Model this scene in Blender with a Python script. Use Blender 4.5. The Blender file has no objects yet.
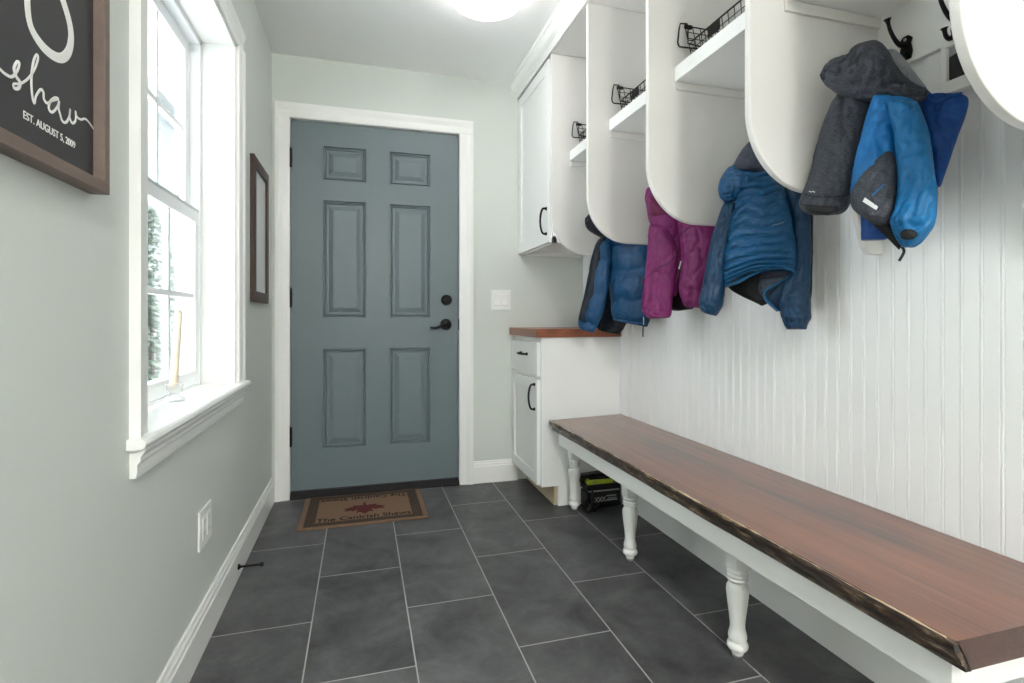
import bpy, bmesh, math, random
from mathutils import Vector, Matrix, noise

random.seed(7)
PI = math.pi
S = bpy.context.scene
COL = S.collection

# ------------------------------------------------------------------ camera numbers
F, CX, HY, TH, H = 524.0, 512.0, 318.0, math.radians(16.07), 0.97
CT, ST = math.cos(TH), math.sin(TH)


def ray(u, v):
    k = u - CX
    return Vector((F * ST + k * CT, F * CT - k * ST, HY - v))


EYE = Vector((0, 0, H))


def on_x(u, v, x):
    d = ray(u, v)
    return EYE + d * (x / d.x)


def on_plane(u, v, p, n):
    d = ray(u, v)
    return EYE + d * ((p - EYE).dot(n) / d.dot(n))


# ------------------------------------------------------------------ materials
def lin(c):
    def f(a):
        a /= 255.0
        return a / 12.92 if a <= 0.04045 else ((a + 0.055) / 1.055) ** 2.4
    return (f(c[0]), f(c[1]), f(c[2]), 1.0)


class NT:
    def __init__(s, name):
        s.m = bpy.data.materials.new(name)
        s.m.use_nodes = True
        s.t = s.m.node_tree
        s.b = s.t.nodes['Principled BSDF']
        s.out = s.t.nodes['Material Output']

    def n(s, kind, **kw):
        nd = s.t.nodes.new(kind)
        for k, v in kw.items():
            if k.startswith('i_'):
                nd.inputs[k[2:].replace('_', ' ')].default_value = v
            else:
                setattr(nd, k, v)
        return nd

    def l(s, a, b):
        s.t.links.new(a, b)

    def coords(s, scale=(1, 1, 1), rot=(0, 0, 0)):
        tc = s.n('ShaderNodeTexCoord')
        mp = s.n('ShaderNodeMapping')
        mp.inputs['Scale'].default_value = scale
        mp.inputs['Rotation'].default_value = rot
        s.l(tc.outputs['Object'], mp.inputs['Vector'])
        return mp.outputs['Vector']

    def math(s, op, a, b=None, c=None):
        nd = s.n('ShaderNodeMath', operation=op)
        for i, x in enumerate((a, b, c)):
            if x is None:
                continue
            if isinstance(x, (int, float)):
                nd.inputs[i].default_value = x
            else:
                s.l(x, nd.inputs[i])
        return nd.outputs[0]

    def mix(s, fac, a, b):
        nd = s.n('ShaderNodeMix', data_type='RGBA')
        for sock, x in ((nd.inputs[0], fac), (nd.inputs[6], a), (nd.inputs[7], b)):
            if isinstance(x, (int, float)):
                sock.default_value = x
            elif isinstance(x, tuple):
                sock.default_value = x
            else:
                s.l(x, sock)
        return nd.outputs[2]

    def bump(s, h, strength=0.2, dist=0.002):
        nd = s.n('ShaderNodeBump')
        nd.inputs['Strength'].default_value = strength
        nd.inputs['Distance'].default_value = dist
        s.l(h, nd.inputs['Height'])
        s.l(nd.outputs[0], s.b.inputs['Normal'])


def plain(name, c, rough=0.5, var=0.04, nscale=6.0, bump=0.0, bscale=60.0, metal=0.0, spec=0.5,
          stretch=(1, 1, 1), coat=0.0):
    t = NT(name)
    c = lin(c)
    v = t.coords(stretch)
    nz = t.n('ShaderNodeTexNoise')
    nz.inputs['Scale'].default_value = nscale
    nz.inputs['Detail'].default_value = 4
    t.l(v, nz.inputs['Vector'])
    lo = tuple(x * (1 - var) for x in c[:3]) + (1,)
    hi = tuple(min(1, x * (1 + var)) for x in c[:3]) + (1,)
    t.l(t.mix(nz.outputs[0], lo, hi), t.b.inputs['Base Color'])
    t.b.inputs['Roughness'].default_value = rough
    t.b.inputs['Metallic'].default_value = metal
    t.b.inputs['Specular IOR Level'].default_value = spec
    t.b.inputs['Coat Weight'].default_value = coat
    if bump:
        n2 = t.n('ShaderNodeTexNoise')
        n2.inputs['Scale'].default_value = bscale
        n2.inputs['Detail'].default_value = 3
        t.l(v, n2.inputs['Vector'])
        t.bump(n2.outputs[0], bump)
    return t.m


M = {}
M['wall'] = plain('sage_wall_paint', (212, 216, 210), 0.6, 0.015, 2, 0.06, 220)
M['ceiling'] = plain('ceiling_paint', (246, 246, 245), 0.8, 0.01, 2, 0.05, 150)
M['trim'] = plain('white_trim_paint', (240, 240, 237), 0.35, 0.01, 3)
M['cab'] = plain('white_cabinet_paint', (238, 238, 236), 0.4, 0.01, 3)
M['locker'] = plain('warm_white_locker_paint', (228, 225, 221), 0.45, 0.012, 3)
M['bead'] = plain('white_beadboard_paint', (243, 244, 244), 0.4, 0.01, 3)
M['black'] = plain('black_iron', (5, 5, 6), 0.45, 0.1, 30, spec=0.3)
M['blackp'] = plain('black_plastic', (14, 14, 15), 0.35, 0.1, 30)
M['door'] = plain('teal_grey_door_paint', (106, 119, 124), 0.42, 0.02, 3, 0.08, 140, stretch=(6, 6, 1))
M['plate'] = plain('white_switch_plastic', (243, 243, 240), 0.3, 0.005, 3)
M['vinyl'] = plain('white_window_vinyl', (238, 240, 241), 0.35, 0.01, 3)
M['greyrail'] = plain('grey_sash_rail', (196, 200, 202), 0.4, 0.01, 3)
M['raw'] = plain('unpainted_toe_kick', (196, 180, 152), 0.7, 0.06, 8, stretch=(4, 1, 12))
M['plateblack'] = plain('dark_threshold', (8, 8, 9), 0.6, 0.15, 20)
M['grey'] = plain('grey_print', (150, 150, 150), 0.5, 0.05, 20)
M['lime'] = plain('lime_plastic', (176, 192, 52), 0.35, 0.04, 20)
M['paper'] = plain('pale_paper', (214, 218, 217), 0.35, 0.02, 5)
M['darkwood'] = plain('dark_frame_wood', (66, 44, 36), 0.45, 0.25, 10, 0.2, 60, stretch=(3, 3, 0.4))
M['signwood'] = plain('brown_grey_frame_wood', (112, 96, 87), 0.55, 0.2, 10, 0.2, 60, stretch=(6, 0.7, 6))
M['board'] = plain('charcoal_sign_board', (50, 50, 52), 0.6, 0.05, 10)
M['white_ink'] = plain('white_lettering', (236, 236, 232), 0.6, 0.02, 10)
M['wax'] = plain('ivory_wax', (236, 222, 200), 0.4, 0.02, 8)
M['snow'] = plain('snow', (236, 239, 242), 0.9, 0.04, 1.5)
M['siding'] = plain('pale_siding', (168, 178, 176), 0.7, 0.03, 2)
M['roofing'] = plain('grey_roofing', (120, 124, 128), 0.8, 0.15, 5)
M['ever'] = plain('frosted_evergreen', (84, 98, 86), 0.9, 0.3, 8)
M['darkpane'] = plain('dark_pane', (70, 80, 86), 0.15, 0.1, 2)
M['bark'] = plain('tree_bark', (92, 82, 72), 0.9, 0.2, 8)
M['steel'] = plain('brushed_steel', (170, 170, 168), 0.3, 0.05, 40, metal=1.0)
M['photo_dark'] = plain('dark_photo_print', (24, 26, 29), 0.4, 0.3, 12)
M['photo_pale'] = plain('pale_photo_print', (160, 158, 158), 0.3, 0.1, 12)
M['ink'] = plain('dark_mat_ink', (16, 13, 12), 0.95, 0.2, 60)
M['leaf'] = plain('red_mat_ink', (84, 24, 24), 0.95, 0.2, 60)


def mat_floor():
    t = NT('slate_tile_floor')
    tc = t.n('ShaderNodeTexCoord')
    sep = t.n('ShaderNodeSeparateXYZ')
    t.l(tc.outputs['Object'], sep.inputs[0])
    W, L, G = 0.2985, 0.605, 0.0042
    cx = t.math('DIVIDE', t.math('ADD', sep.outputs[0], 0.4492), W)
    ci = t.math('FLOOR', cx)
    odd = t.math('MODULO', t.math('ADD', ci, 20.0), 2.0)
    cy = t.math('DIVIDE', t.math('ADD', t.math('SUBTRACT', sep.outputs[1], 2.3885),
                                 t.math('MULTIPLY', odd, L * 0.505)), L)
    ri = t.math('FLOOR', cy)
    fx = t.math('FRACT', cx)
    fy = t.math('FRACT', cy)
    dx = t.math('MULTIPLY', t.math('MINIMUM', fx, t.math('SUBTRACT', 1.0, fx)), W)
    dy = t.math('MULTIPLY', t.math('MINIMUM', fy, t.math('SUBTRACT', 1.0, fy)), L)
    d = t.math('MINIMUM', dx, dy)
    grout = t.math('LESS_THAN', d, G / 2)
    cmb = t.n('ShaderNodeCombineXYZ')
    t.l(ci, cmb.inputs[0])
    t.l(ri, cmb.inputs[1])
    wn = t.n('ShaderNodeTexWhiteNoise')
    t.l(cmb.outputs[0], wn.inputs['Vector'])
    off = t.n('ShaderNodeVectorMath', operation='MULTIPLY_ADD')
    t.l(wn.outputs['Color'], off.inputs[0])
    off.inputs[1].default_value = (9, 9, 9)
    t.l(tc.outputs['Object'], off.inputs[2])
    n1 = t.n('ShaderNodeTexNoise')
    n1.inputs['Scale'].default_value = 5.5
    n1.inputs['Detail'].default_value = 7
    n1.inputs['Roughness'].default_value = 0.62
    n1.inputs['Distortion'].default_value = 0.6
    t.l(off.outputs[0], n1.inputs['Vector'])
    rmp = t.n('ShaderNodeValToRGB')
    e = rmp.color_ramp.elements
    e[0].position, e[0].color = 0.3, lin((55, 55, 57))
    e[1].position, e[1].color = 0.72, lin((108, 108, 109))
    t.l(n1.outputs[0], rmp.inputs[0])
    n4 = t.n('ShaderNodeTexNoise')
    n4.inputs['Scale'].default_value = 19
    n4.inputs['Detail'].default_value = 8
    n4.inputs['Roughness'].default_value = 0.7
    n4.inputs['Distortion'].default_value = 1.2
    t.l(off.outputs[0], n4.inputs['Vector'])
    br = t.math('MULTIPLY_ADD', wn.outputs['Value'], 0.2, 0.9)
    br = t.math('MULTIPLY', br, t.math('MULTIPLY_ADD', n4.outputs[0], 0.7, 0.65))
    hsv = t.n('ShaderNodeHueSaturation')
    t.l(br, hsv.inputs['Value'])
    t.l(rmp.outputs[0], hsv.inputs['Color'])
    t.l(t.mix(grout, hsv.outputs[0], lin((176, 174, 170))), t.b.inputs['Base Color'])
    rr = t.math('MULTIPLY_ADD', n1.outputs[0], 0.25, 0.36)
    t.l(t.math('MAXIMUM', rr, t.math('MULTIPLY', grout, 0.9)), t.b.inputs['Roughness'])
    hh = t.math('SUBTRACT', t.math('MULTIPLY', n1.outputs[0], 0.5), t.math('MULTIPLY', grout, 1.0))
    t.bump(hh, 0.25, 0.003)
    return t.m


M['floor'] = mat_floor()


def mat_wood(name, c0, c1, c2, rough, coat, sx=14.0, sy=0.8):
    t = NT(name)
    v = t.coords((sx, sy, sx))
    n1 = t.n('ShaderNodeTexNoise')
    n1.inputs['Scale'].default_value = 1.0
    n1.inputs['Detail'].default_value = 8
    n1.inputs['Roughness'].default_value = 0.6
    n1.inputs['Distortion'].default_value = 0.9
    t.l(v, n1.inputs['Vector'])
    v2 = t.coords((2.3, 0.9, 2))
    n2 = t.n('ShaderNodeTexNoise')
    n2.inputs['Scale'].default_value = 2.0
    n2.inputs['Detail'].default_value = 3
    t.l(v2, n2.inputs['Vector'])
    v3 = t.coords((sx * 9, sy * 2.5, sx * 9))
    n3 = t.n('ShaderNodeTexNoise')
    n3.inputs['Scale'].default_value = 1.0
    n3.inputs['Detail'].default_value = 3
    t.l(v3, n3.inputs['Vector'])
    f = t.math('ADD', t.math('MULTIPLY', n1.outputs[0], 0.5), t.math('MULTIPLY', n2.outputs[0], 0.5))
    f = t.math('ADD', f, t.math('MULTIPLY_ADD', n3.outputs[0], 0.3, -0.15))
    r = t.n('ShaderNodeValToRGB')
    e = r.color_ramp.elements
    e[0].position, e[0].color = 0.33, lin(c0)
    e[1].position, e[1].color = 0.68, lin(c2)
    m_ = e.new(0.5)
    m_.color = lin(c1)
    t.l(f, r.inputs[0])
    t.l(r.outputs[0], t.b.inputs['Base Color'])
    t.b.inputs['Roughness'].default_value = rough
    t.b.inputs['Coat Weight'].default_value = coat
    t.b.inputs['Coat Roughness'].default_value = 0.05
    t.bump(n3.outputs[0], 0.06, 0.001)
    return t.m


M['slab'] = mat_wood('polished_reddish_slab', (58, 28, 18), (106, 55, 32), (138, 80, 47), 0.28, 0.6)
M['slab_end'] = mat_wood('dark_end_grain', (50, 30, 25), (70, 42, 34), (92, 60, 46), 0.4, 0.4, 30, 30)
M['butcher'] = mat_wood('butcher_block', (108, 54, 33), (134, 72, 44), (156, 90, 57), 0.35, 0.3, 22, 1.5)


def mat_bark_edge():
    t = NT('live_edge_bark')
    v = t.coords((30, 9, 40))
    n1 = t.n('ShaderNodeTexNoise')
    n1.inputs['Scale'].default_value = 1.5
    n1.inputs['Detail'].default_value = 8
    n1.inputs['Roughness'].default_value = 0.7
    t.l(v, n1.inputs['Vector'])
    r = t.n('ShaderNodeValToRGB')
    e = r.color_ramp.elements
    e[0].position, e[0].color = 0.40, lin((30, 22, 18))
    e[1].position, e[1].color = 0.66, lin((176, 150, 118))
    m_ = e.new(0.55)
    m_.color = lin((78, 58, 44))
    t.l(n1.outputs[0], r.inputs[0])
    t.l(r.outputs[0], t.b.inputs['Base Color'])
    t.b.inputs['Roughness'].default_value = 0.45
    t.b.inputs['Coat Weight'].default_value = 0.3
    t.bump(n1.outputs[0], 0.7, 0.006)
    return t.m


M['barkedge'] = mat_bark_edge()
M['lip'] = plain('pale_sapwood', (206, 182, 150), 0.4, 0.35, 30)


def mat_glass(name, gloss=0.1):
    t = NT(name)
    tr = t.n('ShaderNodeBsdfTransparent')
    gl = t.n('ShaderNodeBsdfGlossy')
    gl.inputs['Roughness'].default_value = 0.02
    tr.inputs[0].default_value = (0.96, 0.98, 0.98, 1)
    fr = t.n('ShaderNodeFresnel')
    fr.inputs[0].default_value = 1.45
    mx = t.n('ShaderNodeMixShader')
    t.l(t.math('MULTIPLY', fr.outputs[0], gloss * 10), mx.inputs[0])
    t.l(tr.outputs[0], mx.inputs[1])
    t.l(gl.outputs[0], mx.inputs[2])
    t.l(mx.outputs[0], t.out.inputs['Surface'])
    return t.m


M['glass'] = mat_glass('window_glass', 0.06)
M['crystal'] = mat_glass('clear_candle_glass', 0.04)
_t = M['crystal'].node_tree
_mx = [n for n in _t.nodes if n.type == 'MIX_SHADER'][0]
_df = _t.nodes.new('ShaderNodeBsdfDiffuse')
_df.inputs[0].default_value = (0.95, 0.96, 0.96, 1)
_m2 = _t.nodes.new('ShaderNodeMixShader')
_m2.inputs[0].default_value = 0.3
_t.links.new(_mx.outputs[0], _m2.inputs[1])
_t.links.new(_df.outputs[0], _m2.inputs[2])
_t.links.new(_m2.outputs[0], _t.nodes['Material Output'].inputs['Surface'])


def mat_emit(name, c, strength):
    t = NT(name)
    t.b.inputs['Base Color'].default_value = (0.9, 0.9, 0.9, 1)
    t.b.inputs['Emission Color'].default_value = c
    t.b.inputs['Emission Strength'].default_value = strength
    return t.m


M['lamp'] = mat_emit('lit_lamp_diffuser', (1, 0.98, 0.96, 1), 1.8)
M['lamp_fill'] = mat_emit('added_fill_diffuser', (1, 0.98, 0.97, 1), 50.0)


def fabric(name, c, rough=0.5, sheen=0.0, heather=0.0, wr=0.35, wscale=28.0):
    t = NT(name)
    c = lin(c)
    v = t.coords()
    nz = t.n('ShaderNodeTexNoise')
    nz.inputs['Scale'].default_value = 14
    nz.inputs['Detail'].default_value = 5
    nz.inputs['Distortion'].default_value = 1.2
    t.l(v, nz.inputs['Vector'])
    lo = tuple(x * 0.82 for x in c[:3]) + (1,)
    hi = tuple(min(1, x * 1.18) for x in c[:3]) + (1,)
    colr = t.mix(nz.outputs[0], lo, hi)
    if heather:
        v2 = t.coords((1, 1, 5))
        h = t.n('ShaderNodeTexNoise')
        h.inputs['Scale'].default_value = 170
        h.inputs['Detail'].default_value = 2
        t.l(v2, h.inputs['Vector'])
        rp = t.n('ShaderNodeValToRGB')
        rp.color_ramp.elements[0].position = 0.42
        rp.color_ramp.elements[1].position = 0.66
        t.l(h.outputs[0], rp.inputs[0])
        colr = t.mix(t.math('MULTIPLY', rp.outputs[0], heather), colr,
                     tuple(min(1, x * 2.6 + 0.02) for x in c[:3]) + (1,))
    t.l(colr, t.b.inputs['Base Color'])
    t.b.inputs['Roughness'].default_value = rough
    t.b.inputs['Specular IOR Level'].default_value = 0.35
    t.b.inputs['Sheen Weight'].default_value = sheen
    n2 = t.n('ShaderNodeTexNoise')
    n2.inputs['Scale'].default_value = wscale
    n2.inputs['Detail'].default_value = 5
    n2.inputs['Distortion'].default_value = 1.6
    t.l(v, n2.inputs['Vector'])
    t.bump(n2.outputs[0], wr, 0.012)
    return t.m


M['navy'] = fabric('navy_nylon', (12, 64, 104), 0.42)
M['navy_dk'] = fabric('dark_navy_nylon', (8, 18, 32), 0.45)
M['magenta'] = fabric('magenta_shell', (114, 28, 90), 0.5)
M['magenta_dk'] = fabric('dark_magenta_lining', (96, 14, 62), 0.6)
M['quilt'] = fabric('royal_blue_quilted', (14, 74, 116), 0.42, wscale=40)
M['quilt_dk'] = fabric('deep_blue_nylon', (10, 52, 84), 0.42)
M['lining'] = fabric('black_lining', (15, 16, 20), 0.6)
M['lining_grey'] = fabric('dark_grey_lining', (62, 68, 82), 0.6)
M['heather'] = fabric('heather_charcoal', (54, 57, 65), 0.7, heather=0.55)
M['greylin'] = fabric('light_grey_lining', (138, 142, 146), 0.7)
M['blue'] = fabric('bright_blue_shell', (20, 108, 172), 0.45)
M['blue_dk'] = fabric('cobalt_blue_shell', (10, 68, 140), 0.45)
M['teal'] = fabric('teal_blue_sleeve', (14, 100, 154), 0.45)
M['reflect'] = plain('silver_reflective_tape', (205, 206, 206), 0.3, 0.05, 20)


def mat_mat():
    t = NT('coir_doormat')
    tc = t.n('ShaderNodeTexCoord')
    sep = t.n('ShaderNodeSeparateXYZ')
    t.l(tc.outputs['Object'], sep.inputs[0])
    ax = t.math('ABSOLUTE', sep.outputs[0])
    ay = t.math('ABSOLUTE', sep.outputs[1])
    hx, hy = 0.2975, 0.2125
    ex = t.math('SUBTRACT', hx, ax)
    ey = t.math('SUBTRACT', hy, ay)
    inner = t.math('MULTIPLY', t.math('GREATER_THAN', ex, 0.024), t.math('GREATER_THAN', ey, 0.008))
    core = t.math('MULTIPLY', t.math('GREATER_THAN', ex, 0.072), t.math('GREATER_THAN', ey, 0.05))
    band = t.math('MULTIPLY', inner, t.math('SUBTRACT', 1.0, core))
    w = 2 * PI / 0.046
    s1 = t.math('SINE', t.math('MULTIPLY', t.math('ADD', sep.outputs[0], sep.outputs[1]), w))
    s2 = t.math('SINE', t.math('MULTIPLY', t.math('SUBTRACT', sep.outputs[0], sep.outputs[1]), w))
    kn = t.math('ABSOLUTE', t.math('MULTIPLY', s1, s2))
    knot = t.math('MULTIPLY', t.math('GREATER_THAN', kn, 0.22), t.math('LESS_THAN', kn, 0.52))
    fac = t.math('MULTIPLY', band, t.math('SUBTRACT', 1.0, t.math('MULTIPLY', knot, 0.8)))
    nz = t.n('ShaderNodeTexNoise')
    nz.inputs['Scale'].default_value = 260
    nz.inputs['Detail'].default_value = 2
    t.l(tc.outputs['Object'], nz.inputs['Vector'])
    base = t.mix(nz.outputs[0], lin((94, 72, 56)), lin((148, 116, 90)))
    t.l(t.mix(fac, base, lin((18, 16, 16))), t.b.inputs['Base Color'])
    t.b.inputs['Roughness'].default_value = 0.95
    t.bump(nz.outputs[0], 0.6, 0.003)
    return t.m


M['coir'] = mat_mat()


# ------------------------------------------------------------------ object helpers
def tag(o, label=None, cat=None, group=None, kind=None):
    if label:
        o['label'] = label
    if cat:
        o['category'] = cat
    if group:
        o['group'] = group
    if kind:
        o['kind'] = kind
    return o


def empty(name, loc=(0, 0, 0)):
    o = bpy.data.objects.new(name, None)
    o.location = loc
    o.empty_display_size = 0.05
    COL.objects.link(o)
    return o


def root_of(o):
    while o.parent:
        o = o.parent
    return o


class MB:
    """collects geometry in world coordinates; build() makes one mesh object of it"""

    def __init__(s):
        s.v, s.f, s.m = [], [], []

    def add(s, vs, fs, mi=0):
        b = len(s.v)
        s.v += [Vector(p) for p in vs]
        s.f += [tuple(b + i for i in f) for f in fs]
        s.m += [mi] * len(fs)
        return s

    def box(s, x0, x1, y0, y1, z0, z1, mi=0):
        vs = [(x0, y0, z0), (x1, y0, z0), (x1, y1, z0), (x0, y1, z0),
              (x0, y0, z1), (x1, y0, z1), (x1, y1, z1), (x0, y1, z1)]
        return s.add(vs, [(3, 2, 1, 0), (4, 5, 6, 7), (0, 1, 5, 4), (1, 2, 6, 5), (2, 3, 7, 6), (3, 0, 4, 7)], mi)

    def prism(s, poly, axis, a, b, mi=0):
        """poly in the two other axes (in x,y,z order), extruded along axis from a to b"""
        def P(p, t):
            return {'x': (t, p[0], p[1]), 'y': (p[0], t, p[1]), 'z': (p[0], p[1], t)}[axis]
        n = len(poly)
        vs = [P(p, a) for p in poly] + [P(p, b) for p in poly]
        fs = [tuple(range(n - 1, -1, -1)), tuple(range(n, 2 * n))]
        fs += [(i, (i + 1) % n, n + (i + 1) % n, n + i) for i in range(n)]
        return s.add(vs, fs, mi)

    def tube(s, pts, r, seg=8, closed=False, mi=0, flat=None):
        pts = [Vector(p) for p in pts]
        n = len(pts)
        rs = r if isinstance(r, (list, tuple)) else [r] * n
        vs, fs = [], []
        up = None
        for i, p in enumerate(pts):
            a = pts[(i - 1) % n] if (closed or i > 0) else p
            b = pts[(i + 1) % n] if (closed or i < n - 1) else p
            t = (b - a).normalized()
            if up is None:
                up = Vector((0, 0, 1)) if abs(t.z) < 0.9 else Vector((1, 0, 0))
            sd = t.cross(up)
            if sd.length < 1e-6:
                sd = t.cross(Vector((0.3, 1, 0.2)))
            sd.normalize()
            up = sd.cross(t).normalized()
            for j in range(seg):
                q = 2 * PI * j / seg
                vs.append(p + sd * math.cos(q) * rs[i] + up * math.sin(q) * rs[i])
        m = n if closed else n - 1
        for i in range(m):
            for j in range(seg):
                a, b = i * seg + j, i * seg + (j + 1) % seg
                c, d = ((i + 1) % n) * seg + (j + 1) % seg, ((i + 1) % n) * seg + j
                fs.append((a, b, c, d))
        if not closed:
            fs.append(tuple(range(seg - 1, -1, -1)))
            fs.append(tuple((n - 1) * seg + j for j in range(seg)))
        return s.add(vs, fs, mi)

    def lathe(s, prof, c, axis='z', seg=32, mi=0):
        """prof: (r, h) from start to end along axis, c: base point"""
        c = Vector(c)
        A = {'x': Vector((1, 0, 0)), 'y': Vector((0, 1, 0)), 'z': Vector((0, 0, 1))}[axis]
        B = {'x': Vector((0, 1, 0)), 'y': Vector((0, 0, 1)), 'z': Vector((1, 0, 0))}[axis]
        C = A.cross(B)
        vs, fs = [], []
        for r, h in prof:
            for j in range(seg):
                q = 2 * PI * j / seg
                vs.append(c + A * h + B * math.cos(q) * r + C * math.sin(q) * r)
        n = len(prof)
        for i in range(n - 1):
            for j in range(seg):
                fs.append((i * seg + j, i * seg + (j + 1) % seg, (i + 1) * seg + (j + 1) % seg, (i + 1) * seg + j))
        fs.append(tuple(range(seg - 1, -1, -1)))
        fs.append(tuple((n - 1) * seg + j for j in range(seg)))
        return s.add(vs, fs, mi)

    def build(s, name, mat, parent=None, bevel=0.0, smooth=False, seg=2, origin=None):
        org = root_of(parent).location if parent else Vector(origin or (0, 0, 0))
        me = bpy.data.meshes.new(name)
        me.from_pydata([tuple(p - Vector(org)) for p in s.v], [], s.f)
        mats = mat if isinstance(mat, (list, tuple)) else [mat]
        for m in mats:
            me.materials.append(m)
        for p, mi in zip(me.polygons, s.m):
            p.material_index = mi
        bm = bmesh.new()
        bm.from_mesh(me)
        bmesh.ops.recalc_face_normals(bm, faces=bm.faces)
        bm.to_mesh(me)
        bm.free()
        if smooth:
            for p in me.polygons:
                p.use_smooth = True
            me.set_sharp_from_angle(angle=math.radians(40 if smooth is True else smooth))
        o = bpy.data.objects.new(name, me)
        COL.objects.link(o)
        if parent:
            o.parent = parent
        else:
            o.location = org
        if bevel:
            b = o.modifiers.new('bevel', 'BEVEL')
            b.width = bevel
            b.segments = seg
            b.limit_method = 'ANGLE'
            b.angle_limit = math.radians(35)
        return o


def struct(o):
    o['kind'] = 'structure'
    return o


def spline(pts, n):
    """Catmull-Rom through pts (tuples of any length), n samples"""
    m = len(pts)
    out = []
    for i in range(n):
        s = i / (n - 1) * (m - 1)
        k = min(int(s), m - 2)
        f = s - k
        p0, p1, p2, p3 = pts[max(k - 1, 0)], pts[k], pts[k + 1], pts[min(k + 2, m - 1)]
        out.append(tuple(0.5 * (2 * b + (c - a) * f + (2 * a - 5 * b + 4 * c - d) * f * f + (3 * b - a - 3 * c + d) * f ** 3)
                         for a, b, c, d in zip(p0, p1, p2, p3)))
    return out


def text_mesh(name, body, size, mat, parent, mtx, depth=0.0006, width=None, bold=0.0):
    cu = bpy.data.curves.new(name, 'FONT')
    cu.body = body
    cu.size = size
    cu.extrude = depth
    cu.offset = bold
    cu.align_x = 'CENTER'
    cu.align_y = 'CENTER'
    tmp = bpy.data.objects.new('tmp', cu)
    COL.objects.link(tmp)
    bpy.context.view_layer.update()
    me = bpy.data.meshes.new_from_object(tmp.evaluated_get(bpy.context.evaluated_depsgraph_get()))
    bpy.data.objects.remove(tmp)
    sx = 1.0
    if width:
        xs = [v.co.x for v in me.vertices]
        sx = width / (max(xs) - min(xs))
    me.transform(Matrix.Diagonal((sx, 1, 1, 1)))
    me.transform(mtx)
    me.transform(Matrix.Translation(-root_of(parent).location))
    me.materials.clear()
    me.materials.append(mat)
    me.name = name
    o = bpy.data.objects.new(name, me)
    COL.objects.link(o)
    o.parent = parent
    return o


# ================================================================== THE SETTING
XL, XR, YB, ZC = -0.455, 1.33, 3.02, 2.375
YF = -2.4                                    # the passage runs on behind the photographer
WY0, WY1, WZ0, WZ1 = 1.31, 2.20, 0.70, 2.007  # window opening

struct(MB().box(XL - 0.2, XR + 0.15, YF, YB + 0.16, -0.12, 0).build('floor', M['floor']))
struct(MB().box(XL - 0.2, XR + 0.15, YF, YB + 0.16, ZC, ZC + 0.15).build('ceiling', M['ceiling']))
w = MB()
X0 = XL - 0.2
w.box(X0, XL, YF, WY0, 0, ZC).box(X0, XL, WY1, YB + 0.16, 0, ZC)
w.box(X0, XL, WY0, WY1, 0, WZ0).box(X0, XL, WY0, WY1, WZ1, ZC)
struct(w.build('wall_left', M['wall']))
struct(MB().box(XL - 0.2, XR + 0.15, YF - 0.12, YF, 0, ZC).build('wall_rear', M['wall']))
DX0, DX1, DZ = -0.365, 0.549, 2.04
w = MB()
w.box(XL, DX0 - 0.02, YB, YB + 0.16, 0, ZC).box(DX1 + 0.02, XR, YB, YB + 0.16, 0, ZC)
w.box(DX0 - 0.02, DX1 + 0.02, YB, YB + 0.16, DZ + 0.02, ZC)
struct(w.build('wall_back', M['wall']))

# right wall: beadboard boards with a bead and two quirks at every joint
w = MB()
pitch = 0.0405
prof = []
y = YF
while y < YB - 0.001:
    for dy, dx in ((0.0, 0.0), (0.0290, 0.0), (0.0304, 0.0024), (0.0318, 0.0003), (0.0345, -0.0003), (0.0374, 0.0003), (0.0387, 0.0024), (0.0400, 0.0)):
        if y + dy < YB:
            prof.append((XR + dx, y + dy))
    y += pitch
prof += [(XR, YB), (XR + 0.15, YB), (XR + 0.15, YF)]
w.prism(prof, 'z', 0, ZC)
struct(w.build('wall_right', M['bead']))


# baseboards with a moulded top
def bb_prof(t, h):
    return [(0, 0), (t, 0), (t, h * 0.76), (t * 0.8, h * 0.79), (t * 0.75, h * 0.87), (t * 0.5, h * 0.92), (t * 0.42, h), (0, h)]


struct(MB().prism([(XL + a, b) for a, b in bb_prof(0.017, 0.128)], 'y', YF, YB).build('baseboard_left', M['trim'], bevel=0.0015))
struct(MB().prism([(YB - a, b) for a, b in bb_prof(0.017, 0.128)], 'x', 0.631, 0.90).build('baseboard_back', M['trim'], bevel=0.0015))
struct(MB().prism([(XR - a, b) for a, b in bb_prof(0.018, 0.15)], 'y', YF, 2.53).build('baseboard_right', M['trim'], bevel=0.0015))

# door casing (trim_1): mitred moulded boards
def casing_side(xin, xout, z1):
    w = MB()
    s = 1 if xout > xin else -1
    wd = abs(xout - xin)
    p = [(0, 0), (0, 0.010), (0.006, 0.013), (wd * 0.5, 0.016), (wd * 0.78, 0.022), (wd, 0.022), (wd, 0)]
    w.prism([(xin + s * a, YB - b) for a, b in p], 'z', 0, z1)
    return w


c = MB()
for a in (casing_side(DX0, -0.437, DZ), casing_side(DX1, 0.631, DZ)):
    c.add(a.v, a.f)
p = [(0, 0), (0, 0.010), (0.006, 0.013), (0.038, 0.016), (0.06, 0.022), (0.077, 0.022), (0.077, 0)]
c.prism([(YB - b, DZ + a) for a, b in p], 'x', -0.437, 0.631)
# jamb lining
c.box(DX0 - 0.02, DX0, YB, YB + 0.14, 0, DZ).box(DX1, DX1 + 0.02, YB, YB + 0.14, 0, DZ).box(DX0 - 0.02, DX1 + 0.02, YB, YB + 0.14, DZ, DZ + 0.02)
c.box(DX0, DX0 + 0.012, YB + 0.062, YB + 0.1, 0, DZ).box(DX1 - 0.012, DX1, YB + 0.062, YB + 0.1, 0, DZ)
struct(c.build('trim_1', M['trim']))

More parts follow.
